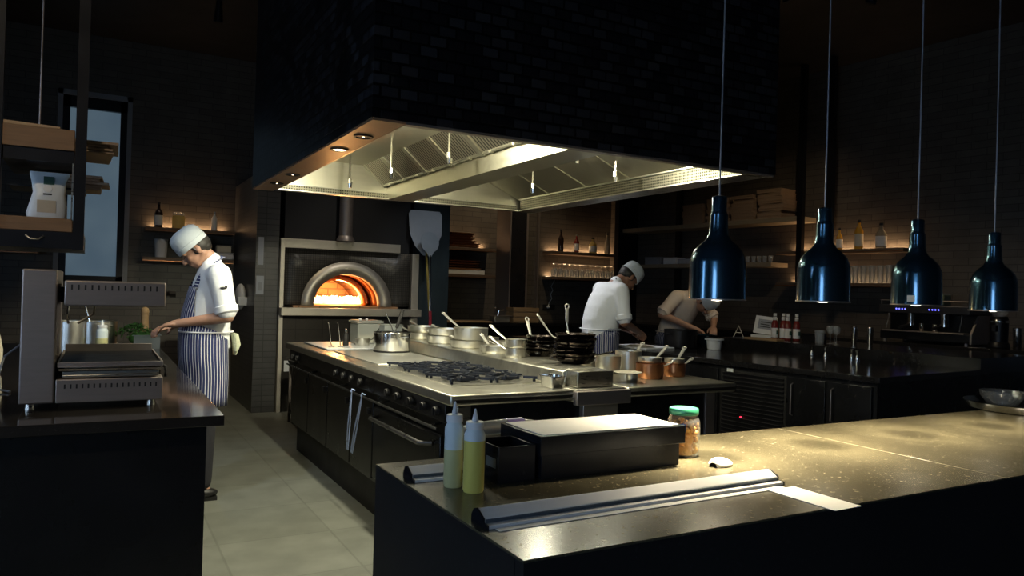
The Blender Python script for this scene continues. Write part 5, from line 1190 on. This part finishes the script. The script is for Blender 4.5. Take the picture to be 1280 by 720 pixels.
# bottles
def bottle(label, loc, h, r, mat, lab=None, capm='ink', group=None, square=False, cat='bottle', shoulder=.62, name='liquor_bottle'):
    t = thing(name, label, cat, loc, 0, group)
    seg = 4 if square else 28
    obj('glass', MB().lathe([(r * .96, 0), (r, .006), (r, h * (shoulder - .06)), (r * .88, h * shoulder), (r * .36, h * (shoulder + .14)), (r * .33, h * .9)], seg=28), mat, t)
    obj('stopper', MB().lathe([(r * .37, h * .9), (r * .39, h * .905), (r * .37, h)], seg=16), capm, t)
    if lab: obj('label', MB().lathe([(r * 1.006, h * .10), (r * 1.012, h * .105), (r * 1.012, h * (shoulder - .14)), (r * 1.006, h * (shoulder - .135))], seg=28, cap=False), lab, t)
    return t
BZ = 2.021
bottle('dark brown bottle with small white label on the upper left shelf', (.625, 9.74, BZ), .30, .045, 'bottle_dark', 'paper')
jy = thing('storage_jar', 'squat jar of glowing yellow fruit on the upper left shelf', 'jar', (.84, 9.74, BZ)); obj('jar_body', MB().lathe([(.066, 0), (.072, .01), (.072, .14), (.062, .155)], seg=28), 'bottle_yellow', jy); obj('lid', MB().lathe([(.064, .156), (.066, .16), (.066, .19), (.06, .195)], seg=28), 'glass', jy)
bottle('small bottle with tall white label at the right of the left shelf', (1.24, 9.74, BZ), .235, .034, 'paper', None, 'grey_plastic', shoulder=.68)
t = thing('white_tub', 'tall white plastic tub on the lower left shelf', 'tub', (.66, 9.74, 1.671)); obj('tub', MB().lathe([(.062, 0), (.072, .20)], seg=28), 'white_plastic', t); obj('lid', MB().lathe([(.075, .201), (.076, .215), (.072, .218)], seg=28), 'white_plastic', t)
t = thing('upright_folder', 'grey speckled upright folder on the lower left shelf', 'folder', (1.165, 9.74, 1.671)); obj('folder', MB().box(-.035, .035, -.09, .09, 0, .26), 'grey_plastic', t, bevel=.004); obj('spine_label', MB().box(-.02, .02, -.093, -.0905, .12, .23), 'paper_grey', t)
t = thing('food_box', 'grey rounded box under the cream one on the lower left shelf', 'box', (1.365, 9.74, 1.671)); obj('box_body', MB().box(-.10, .10, -.09, .09, 0, .075), 'white_plastic', t, bevel=.02); obj('lid', MB().box(-.102, .102, -.092, .092, .0755, .087), 'white_plastic', t, bevel=.005)
t = thing('food_box', 'cream box stacked on the grey one on the lower left shelf', 'box', (1.35, 9.74, 1.760)); obj('box_body', MB().box(-.085, .085, -.08, .08, 0, .075), 'cream', t, bevel=.012); obj('lid', MB().box(-.087, .087, -.082, .082, .0755, .085), 'cream', t, bevel=.003)
flat_stack(3, -.99, -.84, 9.64, 9.82, 1.701, .03, 'packed_tray', 'wood', '# orange-brown tray at the far left wall shelf', 'tray', 'trays on the far left wall shelf', .01)
t = thing('wrapped_packet', 'crumpled clear packet on the far left wall shelf', 'packet', (-.70, 9.73, 1.701)); obj('packet', MB().ell((0, 0, .032), (.10, .06, .030), None, 20, 10), 'bag', t); obj('twist', MB().rod((.09, 0, .03), (.13, 0, .045), .008, .014), 'bag', t)
# glazed trays right of the peels
def oval_tray(label, loc, rx, ry, group, mat='copper_dark'):
    o = obj('glazed_tray', MB().lathe([(.80, 0), (.84, .002), (1.0, .024), (1.02, .028), (.99, .028), (.82, .006), (.001, .004)], seg=36, sx=rx, sy=ry), mat); o.location = loc; return tag(o, label, 'tray', group)
for k in range(6): oval_tray('%s of the glazed oval trays on the upper shelf by the peels' % rank(k, 6), (4.50 + random.uniform(-.03, .03), 9.73, 2.001 + .036 * k), .36 - .02 * k, .105, 'glazed trays on the upper shelf')
for k in range(4): oval_tray('%s of the glazed oval trays on the lower shelf by the peels' % rank(k, 4), (4.50 + random.uniform(-.03, .03), 9.73, 1.681 + .036 * k), .36, .105, 'glazed trays on the lower shelf')
t = thing('white_box', 'long flat white box beneath the lower glazed trays', 'box', (4.53, 9.73, 1.621)); obj('box_body', MB().box(-.36, .36, -.11, .11, 0, .045), 'paper', t, bevel=.003); obj('lid', MB().box(-.362, .362, -.112, .112, .0455, .058), 'paper', t, bevel=.002)
# bottles behind the middle chef
bottle('tall dark wine bottle, leftmost above the upturned glasses', (6.24, 9.72, 2.031), .34, .046, 'bottle_dark', None)
bottle('red bottle with white label above the upturned glasses', (6.53, 9.72, 2.031), .28, .042, 'bottle_red', 'paper', 'glass')
bottle('squat glowing yellow bottle above the upturned glasses', (6.84, 9.72, 2.031), .25, .062, 'bottle_yellow', 'paper', 'ink', shoulder=.60)
bottle('clear pale bottle, rightmost above the upturned glasses', (7.12, 9.72, 2.031), .34, .044, 'bottle_clear', None)
# right wall bottles
def rb(label, v, h, r, mat, lab, z=1.986, **k):
    return bottle(label, BW(3.43, v, z), h, r, mat, lab, **k)
rb('amber bottle standing left of the second pendant lamp neck', 2.93, .26, .035, 'bottle_amber', None)
rb('bottle with cream label just right of the second pendant lamp', 2.40, .26, .035, 'bottle_amber', 'paper')
rb('tall whisky bottle with slanted dark label on the right shelf', 2.16, .34, .048, 'bottle_amber', 'cream', shoulder=.66)
rb('squat bottle with big white label, rightmost on the shelf', 1.90, .29, .058, 'bottle_clear', 'paper', shoulder=.62)
# glasses
gproto = thing('wine_glass', 'upturned wine glass in the rows on the lower shelf', 'glass', (6.12, 9.66, 1.6415), 0, 'upturned glasses on the back wall shelf')
obj('bowl', MB().lathe([(.031, 0), (.036, .03), (.039, .07), (.034, .10), (.018, .125), (.005, .135), (.005, .137), (.016, .122), (.031, .10), (.036, .07), (.033, .03), (.0295, 0)], seg=20, cap=False), 'glass', gproto)
obj('stem', MB().lathe([(.0045, .136), (.0035, .165), (.0045, .188), (.030, .196), (.034, .199), (.030, .2005), (.001, .201)], seg=20, cap=False), 'glass', gproto)
nth = ['first', 'second', 'third', 'fourth', 'fifth', 'sixth', 'seventh', 'eighth', 'ninth', 'tenth', 'eleventh', 'twelfth', 'thirteenth']
for r_ in range(2):
    for k in range(13):
        if r_ == 0 and k == 0: continue
        dup(gproto, (6.12 + .098 * k + .03 * r_, 9.66 + .11 * r_, 1.6415), 0, 'upturned wine glass, %s from the left in the %s row on the lower shelf' % (nth[k], 'front' if r_ == 0 else 'back'))
gproto['label'] = 'upturned wine glass, first from the left in the front row on the lower shelf'
tg = thing('tall_glass', 'tall clear glass in the row on the lower right shelf', 'glass', BW(3.40, 1.78, 1.601), 0, 'tall glasses on the right wall shelf')
obj('glass', MB().lathe([(.030, 0), (.031, .004), (.037, .20), (.0345, .20), (.0285, .008), (.001, .007)], seg=20), 'glass', tg); obj('glass_base', MB().cyl(0, 0, .008, .016, .027), 'glass', tg)
for r_ in range(2):
    for k in range(9):
        if r_ == 0 and k == 0: continue
        dup(tg, BW(3.40 + .09 * r_, 1.78 + .098 * k, 1.601), 0, 'tall clear glass, %s from the right in the %s row on the right wall shelf' % (nth[k], 'front' if r_ == 0 else 'back'))
tg['label'] = 'tall clear glass, first from the right in the front row on the right wall shelf'
# pizza boxes on the rack: each one a thing
random.seed(4)
names = ['first', 'second', 'third', 'fourth', 'fifth']
for si, (v, n, zt_) in enumerate([(4.50, 6, 2.73), (4.08, 7, 2.76), (3.66, 7, 2.77), (3.24, 8, 2.83), (2.98, 0, 0)]):
    for k in range(n):
        th = .046; o = thing('pizza_box', '%s of the %s stack of kraft pizza boxes from the left' % (rank(k, n), names[si]), 'box', BW(3.415 + random.uniform(-.015, .015), v + random.uniform(-.025, .025), 2.401 + th * k), A6 + random.uniform(-.05, .05), 'kraft pizza boxes on the upper rack shelf')
        obj('box_tray', MB().box(-.15, .15, -.175, .175, 0, .026), 'kraft', o); obj('box_lid', MB().box(-.154, .154, -.179, .179, .0262, .0445), 'kraft', o, bevel=.002)
for k, (v, w_, h_, m_, lab) in enumerate([(5.25, .16, .10, 'grey_plastic', 'round-ended grey tub above the middle chef on the lower rack shelf'), (4.92, .12, .085, 'white_plastic', 'pale box above the middle chef on the lower rack shelf'), (4.60, .16, .06, 'paper_grey', 'low grey box on the lower rack shelf'), (4.28, .12, .05, 'paper_grey', 'second low grey box on the lower rack shelf')]):
    t = thing('storage_box', lab, 'box', BW(3.38, v, 1.851), A6); obj('box_body', MB().box(-.10, .10, -w_, w_, 0, h_), m_, t, bevel=.01); obj('lid', MB().box(-.102, .102, -w_ - .002, w_ + .002, h_ + .0005, h_ + .010), m_, t, bevel=.003)
sg_ = thing('shot_glass', 'small glass in the row on the lower rack shelf', 'glass', BW(3.33, 3.26, 1.851), 0, 'small glasses on the lower rack shelf'); obj('glass', MB().lathe([(.024, 0), (.025, .004), (.031, .085), (.029, .085), (.023, .006), (.001, .005)], seg=18), 'glass', sg_)
for k in range(1, 7): dup(sg_, BW(3.33 + .0, 3.26 + .085 * k, 1.851), 0, 'small glass, %s from the right in the row on the lower rack shelf' % nth[k])
sg_['label'] = 'small glass, first from the right in the row on the lower rack shelf'

# ================================================================== BACK WORKTOP THINGS
t = thing('wooden_crate', 'pale wooden crate standing on the far black worktop', 'crate', (5.37, 9.33, .9505)); q = MB()
q.box(-.20, .20, -.10, .10, 0, .012)
for z in (.02, .09, .16): q.box(-.21, .21, -.11, -.10, z, z + .055).box(-.21, .21, .10, .11, z, z + .055).box(-.21, -.20, -.10, .10, z, z + .055).box(.20, .21, -.10, .10, z, z + .055)
for x in (-.195, .18): q.box(x, x + .015, -.10, -.085, 0, .215).box(x, x + .015, .085, .10, 0, .215)
obj('slats', q, 'wood_pale', t); obj('contents', MB().box(-.19, .19, -.09, .09, .013, .17), 'kraft', t, bevel=.01)
t = thing('slicer', 'small steel kitchen appliance left of the wooden crate', 'appliance', (5.0, 9.34, .9505)); obj('base_body', MB().box(-.12, .12, -.09, .09, 0, .09), 'oven_steel', t, bevel=.01); obj('upper_arm', MB().tube([(-.02, 0, .09), (-.02, 0, .17), (.06, 0, .18)], .014, 10), 'steel_bright', t); obj('knob', MB().ell((-.07, 0, .22), (.02, .02, .02)).rod((-.07, 0, .21), (-.04, 0, .15), .006), 'steel_bright', t); obj('tray_plate', MB().box(-.19, .16, -.10, .10, .0905, .10), 'steel_dull', t)
o = obj('long_board', MB().box(-.42, .42, -.10, .10, 0, .02), 'wood_pale', bevel=.003); o.location = (4.42, 9.34, .951); tag(o, 'long pale board lying on the far black worktop', 'board')
t = thing('wall_socket', 'black wall socket with white plug under the glasses shelf', 'socket', (6.16, 9.898, 1.17)); obj('socket_plate', MB().box(-.11, .11, -.012, 0, -.04, .04), 'black_rubber', t, bevel=.003); obj('plug', MB().ell((-.02, -.028, .0), (.03, .018, .022)), 'white_plastic', t)
cd = [(0, 0, 0), (.02, .01, .06), (.06, .0, .12), (.035, .0, .19), (.075, .0, .25), (.04, 0, .31), (.08, 0, .37), (.11, .0, .43)]
o = obj('cord', MB().tube(cd, .006, 6), 'white_plastic', t); o.location = (-.02, -.026, .01)

# pillar things
o = thing('paper_dispenser', 'white rounded dispenser fixed to the left side of the pillar', 'dispenser', (1.50, 9.0, 1.14)); obj('dispenser_body', MB().ell((-.05, 0, .10), (.055, .16, .15), None, 24, 14).box(-.10, 0, -.16, .16, 0, .10), 'white_plastic', o, bevel=.01); obj('slot', MB().box(-.09, -.01, -.10, .10, -.004, .004), 'ink', o)
o = obj('paper_notice', MB().box(-.028, .028, -.002, 0, 0, .30), 'paper_grey'); o.location = (1.55, 8.3995, 1.60); tag(o, 'long narrow grey notice on the pillar, upper one', 'notice')
o = thing('paper_notice', 'framed grey notice on the pillar, lower one', 'notice', (1.55, 8.3995, 1.28)); obj('sheet', MB().box(-.04, .04, -.002, 0, 0, .20), 'paper_grey', o); obj('printed_block', MB().box(-.022, .022, -.004, -.0022, .04, .13), 'grey_plastic', o)
o = thing('waste_bin', 'tall dark waste bin standing behind the left chef', 'bin', (1.20, 6.95, 0)); rs = []
for k_, z_ in ((.84, 0), (.9, .02), (1.0, .84), (1.04, .85), (1.04, .88), (.95, .89)):
    rs.append([(.17 * k_ * math.copysign(abs(math.cos(a_)) ** .5, math.cos(a_)), .20 * k_ * math.copysign(abs(math.sin(a_)) ** .5, math.sin(a_)), z_) for a_ in [2 * PI * i / 32 for i in range(32)]])
obj('bin_body', MB().rings(rs), 'black_rubber', o); obj('bin_lid', MB().box(-.13, .13, -.15, .15, .8905, .91), 'black_metal', o, bevel=.01)
o.location = (.98, 8.9, 0)
t = thing('side_table', 'small low dark table beside the oven holding a plastic bag', 'table', (1.93, 7.55, 0)); obj('table_top', MB().box(-.20, .16, -.20, .20, .60, .63), 'black_metal', t, bevel=.003)
for x in (-.18, .14):
    for y in (-.18, .18): obj('leg', MB().box(x - .012, x + .012, y - .012, y + .012, 0, .60), 'steel_dull', t)
obj('low_shelf', MB().box(-.19, .15, -.19, .19, .10, .115), 'black_metal', t)
t = thing('plastic_bag', 'crumpled white plastic bag left of the cooking range', 'bag', (1.83, 7.50, .634)); q = MB(); random.seed(31)
for k in range(9): q.ell((random.uniform(-.08, .08), random.uniform(-.08, .08), random.uniform(.04, .08)), (random.uniform(.03, .06), random.uniform(.03, .06), random.uniform(.03, .045)), Euler((random.random(), random.random(), 0)).to_matrix(), 12, 8)
obj('bag_film', q, 'bag', t, remesh=.008)
t = thing('spray_bottle', 'small pale bottle standing low beside the oven base', 'bottle', (1.80, 7.45, .116)); obj('bottle_body', MB().lathe([(.04, 0), (.042, .01), (.042, .14), (.02, .17)], seg=20), 'white_plastic', t); obj('cap', MB().cyl(0, 0, .17, .20, .016), 'grey_plastic', t)
o = thing('wall_switch', 'small white switch plate low beside the oven base', 'switch', (1.86, 8.3795, .50)); obj('plate', MB().box(-.035, .035, -.006, 0, -.06, .06), 'white_plastic', o, bevel=.002); obj('rocker', MB().box(-.012, .012, -.010, -.0065, -.02, .02), 'white_plastic', o)

# ================================================================== BAR THINGS
def on_bar(w, v, z=.9005): return BW(w, v, z)
LZ_ = .9855
t = pot('cooking_pot', 'large dark cooking pot on the bar in front of the middle chef', 'pot', on_bar(.72, 2.35), .155, .17, 'iron'); loop_handle(t, .155, .13, R(10), 'iron'); loop_handle(t, .155, .13, R(190), 'iron')
t = thing('mixing_bowl', 'blue-black mixing bowl on the bar beneath the stooping chef', 'bowl', on_bar(1.10, 2.40)); obj('bowl', MB().lathe([(.06, 0), (.065, .006), (.11, .05), (.135, .115), (.139, .118), (.130, .114), (.105, .052), (.058, .010), (.001, .008)], seg=40), 'enamel_blue', t); obj('contents', MB().lathe([(.08, .03), (.11, .072), (.05, .085), (.001, .088)], seg=24), 'dough', t)
t = thing('white_tub', 'white plastic tub with wide rim on the bar right of the bowl', 'tub', on_bar(.86, 2.06)); obj('tub', MB().lathe([(.058, 0), (.062, .004), (.070, .088), (.066, .088), (.058, .006), (.001, .005)], seg=32), 'white_plastic', t); obj('rim', MB().lathe([(.071, .088), (.088, .090), (.088, .104), (.082, .106), (.001, .106)], seg=32), 'white_plastic', t)
o = thing('chopping_board', 'chopping board with flour heap under the middle chef hands', 'board', BW(.26, 2.42, .9006), A6); obj('board', MB().box(-.17, .20, -.24, .24, 0, .018), 'white_plastic', o, bevel=.004); hp_ = obj('flour', MB().lathe([(.13, .0185), (.10, .026), (.05, .032), (.001, .034)], seg=28, cap=False), 'dough', o)
# menu frame leaning on the ledge
t = thing('menu_stand', 'tilted white menu card in a stand on the bar ledge', 'menu stand', BW(1.92, 2.30, LZ_ + .03), R(-58)); mt = Matrix.Rotation(R(-18), 4, 'X') @ Matrix.Rotation(R(6), 4, 'Y')
obj('card', MB().box(-.11, .11, 0, .004, .01, .20).xf(mt), 'paper', t); obj('printed_panel', MB().box(-.075, .075, -.002, -.0005, .06, .165).xf(mt), 'grey_plastic', t); obj('printed_lines', MB().box(-.05, .06, -.004, -.0022, .13, .140).box(-.05, .04, -.004, -.0022, .105, .115).box(-.05, .055, -.004, -.0022, .08, .09).xf(mt), 'ink', t)
obj('base', MB().box(-.12, .12, -.04, .07, -.0298, -.002), 'paper', t, bevel=.001)
# sauce bottles in a cluster
sp_ = None
for k in range(4):
    loc = BW(1.80 + .035 * (k % 2), 2.08 - .075 * k, LZ_)
    lab = ['leftmost', 'second', 'third', 'rightmost'][k] + ' red-brown sauce bottle with white label and cap on the bar ledge'
    if sp_ is None:
        sp_ = thing('sauce_bottle', lab, 'bottle', loc, 0, 'sauce bottles on the bar ledge')
        obj('glass', MB().lathe([(.033, 0), (.034, .006), (.034, .15), (.028, .175), (.015, .20), (.013, .225)], seg=24), 'bottle_red', sp_)
        obj('label', MB().lathe([(.0342, .02), (.0346, .022), (.0346, .112), (.0342, .114)], seg=24, cap=False), 'paper', sp_)
        obj('neck_band', MB().lathe([(.0175, .192), (.019, .195), (.0185, .225), (.015, .228)], seg=20, cap=False), 'paper', sp_); obj('cap', MB().cyl(0, 0, .235, .262, .016), 'paper', sp_)
        obj('label_mark', MB().box(-.015, .012, -.0362, -.0345, .05, .09), 'label_green', sp_)
    else: dup(sp_, loc, 0, lab)
o = obj('pale_board', MB().box(-.06, .06, -.19, .19, 0, .016), 'wood_pale', bevel=.002); o.location = BW(1.56, 2.03, LZ_); o.rotation_euler = (0, 0, A6); tag(o, 'small pale board with crumbs in front of the sauce bottles', 'board')
t = thing('table_sign', 'small A-shaped black stand on the bar ledge by the bowl', 'sign', BW(1.62, 2.38, LZ_), R(-60)); obj('frame', MB().tube([(-.05, 0, .004), (0, 0, .12), (.05, 0, .004)], .005, 6).rod((-.028, 0, .05), (.028, 0, .05), .004), 'cream', t); obj('foot', MB().box(-.06, .06, -.02, .02, 0, .004), 'black_metal', t)
random.seed(12)
t = thing('wire_basket', 'brown wire basket of small packets on the bar ledge', 'basket', BW(2.20, 2.40, LZ_), A6); q = MB()
for z in (.004, .03, .06): q.tube([(-.09, -.07, z), (.09, -.07, z), (.09, .07, z), (-.09, .07, z), (-.09, -.07, z)], .003, 6)
for k in range(7): q.rod((-.09 + .03 * k, -.07, 0), (-.09 + .03 * k, -.07, .06), .002, None, 6)
obj('wires', q, 'wood_pale', t); obj('packets', MB().box(-.07, .03, -.05, .05, .006, .07).box(.035, .08, -.05, .04, .006, .085), 'kraft', t, bevel=.01)
t = thing('black_box', 'low black box right of the sauce bottles on the ledge', 'box', BW(1.86, 1.68, LZ_), A6); obj('box_body', MB().box(-.07, .07, -.09, .09, 0, .07), 'black_metal', t, bevel=.004); obj('lid', MB().box(-.072, .072, -.092, .092, .0705, .082), 'black_metal', t, bevel=.003)
def tumbler(name, label, loc, r, h, group=None, mat='steel_bright', cat='tumbler'):
    t = thing(name, label, cat, loc, 0, group); obj('tumbler', MB().lathe([(r * .80, 0), (r * .84, .004), (r, h), (r * .94, h), (r * .78, .008), (.001, .006)], seg=24), mat, t); obj('rim', MB().lathe([(r, h - .002), (r + .0015, h), (r, h + .002), (r - .002, h)], seg=24, cap=False, close=True), mat, t); return t
tumbler('steel_tumbler', 'left steel tumbler standing right of the wine glasses on the bar', BW(1.95, 1.32, LZ_), .029, .165, 'steel tumblers on the bar ledge'); tumbler('steel_tumbler', 'right steel tumbler standing right of the wine glasses on the bar', BW(2.10, 1.25, LZ_), .029, .16, 'steel tumblers on the bar ledge')
tumbler('steel_shaker', 'tall steel cocktail shaker at the right edge of the picture', BW(3.06, .385, LZ_), .04, .20, None, cat='shaker')
wg = thing('wine_glass', 'wine glass upright on the bar ledge left of the steel tumblers', 'glass', BW(1.80, 1.47, LZ_), 0, 'upright glasses on the bar ledge')
obj('bowl', MB().lathe([(.004, .085), (.026, .10), (.036, .13), (.033, .165), (.031, .165), (.034, .13), (.024, .104), (.004, .09)], seg=24, cap=False), 'glass', wg); obj('stem', MB().lathe([(.032, 0), (.030, .002), (.004, .006), (.0035, .084), (.001, .085)], seg=20, cap=False), 'glass', wg)
for (w, v, lab) in [(1.92, 1.50, 'wine glass at the back of the little group on the ledge'), (1.72, 1.36, 'wine glass at the front of the little group on the ledge')]: dup(wg, BW(w, v, LZ_), 0, lab)
tumbler('glass_jug', 'slanting clear glass jug left of the wine glasses on the ledge', BW(1.66, 1.49, LZ_), .045, .12, None, 'glass', 'jug')
jg = thing('jigger', 'small double-ended steel jigger, leftmost on the bar top', 'jigger', on_bar(1.25, 1.30), 0, 'steel jiggers on the bar top')
obj('lower_cup', MB().lathe([(.019, 0), (.020, .003), (.008, .045)], seg=20), 'steel_bright', jg); obj('upper_cup', MB().lathe([(.008, .045), (.018, .085), (.016, .085), (.006, .050)], seg=20), 'steel_bright', jg)
for w, v, lab in [(1.22, 1.15, 'second'), (1.25, .93, 'third'), (1.18, .84, 'fourth')]: dup(jg, on_bar(w, v), 0, 'small double-ended steel jigger, %s from the left on the bar top' % lab)
# espresso machine
em_ = thing('espresso_machine', 'dark two-group espresso machine with blue lights on the back bar', 'coffee machine', BW(3.0, 1.22, LZ_), A6)
obj('lower_body', MB().box(.02, .50, -.44, .44, .03, .11), 'black_metal', em_, bevel=.006)
obj('back_body', MB().box(.20, .50, -.43, .43, .1105, .30), 'black_metal', em_, bevel=.006)
obj('upper_body', MB().box(0, .50, -.45, .45, .301, .385), pmat('machine_grey', (.045, .045, .048), .35, .4), em_, bevel=.008)
obj('side_panel', MB().prism([(-.01, .02), (.50, .02), (.50, .30), (.15, .30), (-.01, .12)], 'y', -.475, -.452), 'steel_dull', em_, bevel=.004)
obj('cup_rail', MB().tube([(.02, -.44, .43), (.02, .44, .43), (.48, .44, .43), (.48, -.44, .43), (.02, -.44, .43)], .005, 6), 'steel_dull', em_)
for y in (-.43, 0, .43): obj('rail_post', MB().rod((.02, y, .386), (.02, y, .43), .004), 'steel_dull', em_)
for y in (.16, -.17):
    obj('group_head', MB().cyl(.10, y, .20, .30, .034, .038).cyl(.10, y, .175, .20, .040), 'steel_bright', em_)
    obj('portafilter_handle', MB().tube([(.06, y, .185), (-.05, y + .01, .165), (-.10, y + .015, .155)], [.010, .014, .015], 10), 'black_rubber', em_)
    obj('display', MB().box(-.002, -.0005, y - .01, y + .13, .33, .355), 'ink', em_)
    for k in range(4): obj('blue_light', MB().ell((-.003, y + .01 + .03 * k, .343), (.003, .0075, .0075), None, 8, 6), 'led_blue', em_)
obj('drip_tray', MB().box(-.01, .20, -.40, .40, .1105, .122), 'steel_dull', em_, bevel=.002)
for y in (.36, -.36): obj('steam_wand', MB().tube([(.04, y, .30), (.03, y, .24), (-.01, y, .14)], .005, 8), 'steel_bright', em_)
for x in (.05, .45):
    for y in (-.40, .40): obj('foot', MB().cyl(x, y, 0, .03, .018), 'steel_dull', em_)
for y, lab in ((.14, 'left'), (.01, 'right')): tumbler('milk_jug', '%s steel cup on the drip tray of the espresso machine' % lab, Vector(em_.matrix_basis @ Vector((.10, y - .09, .1225))), .026, .075, 'steel cups on the espresso machine', cat='cup')
t = thing('glass_canister', 'green-tinted glass canister on top of the espresso machine', 'canister', em_.matrix_basis @ Vector((.2, -.02, .3855)), A6); obj('canister', MB().box(-.08, .08, -.13, .13, 0, .11), pmat('greenish_glass', (.16, .19, .12), .3), t, bevel=.012); obj('lid', MB().box(-.082, .082, -.132, .132, .1105, .125), 'glass', t, bevel=.004)
t = thing('coffee_grinder', 'dark coffee grinder standing right of the espresso machine', 'grinder', BW(3.16, .58, LZ_), A6); obj('grinder_body', MB().lathe([(.09, 0), (.095, .01), (.085, .05), (.075, .06), (.080, .26), (.07, .30)], seg=28), 'black_metal', t); obj('hopper', MB().lathe([(.05, .301), (.095, .37), (.095, .44)], seg=28, cap=False), 'glass', t); obj('spout', MB().box(-.12, -.07, -.02, .02, .16, .22), 'black_metal', t, bevel=.004); obj('steel_band', MB().lathe([(.0815, .24), (.083, .245), (.0825, .262), (.08, .266)], seg=28, cap=False), 'steel_bright', t)
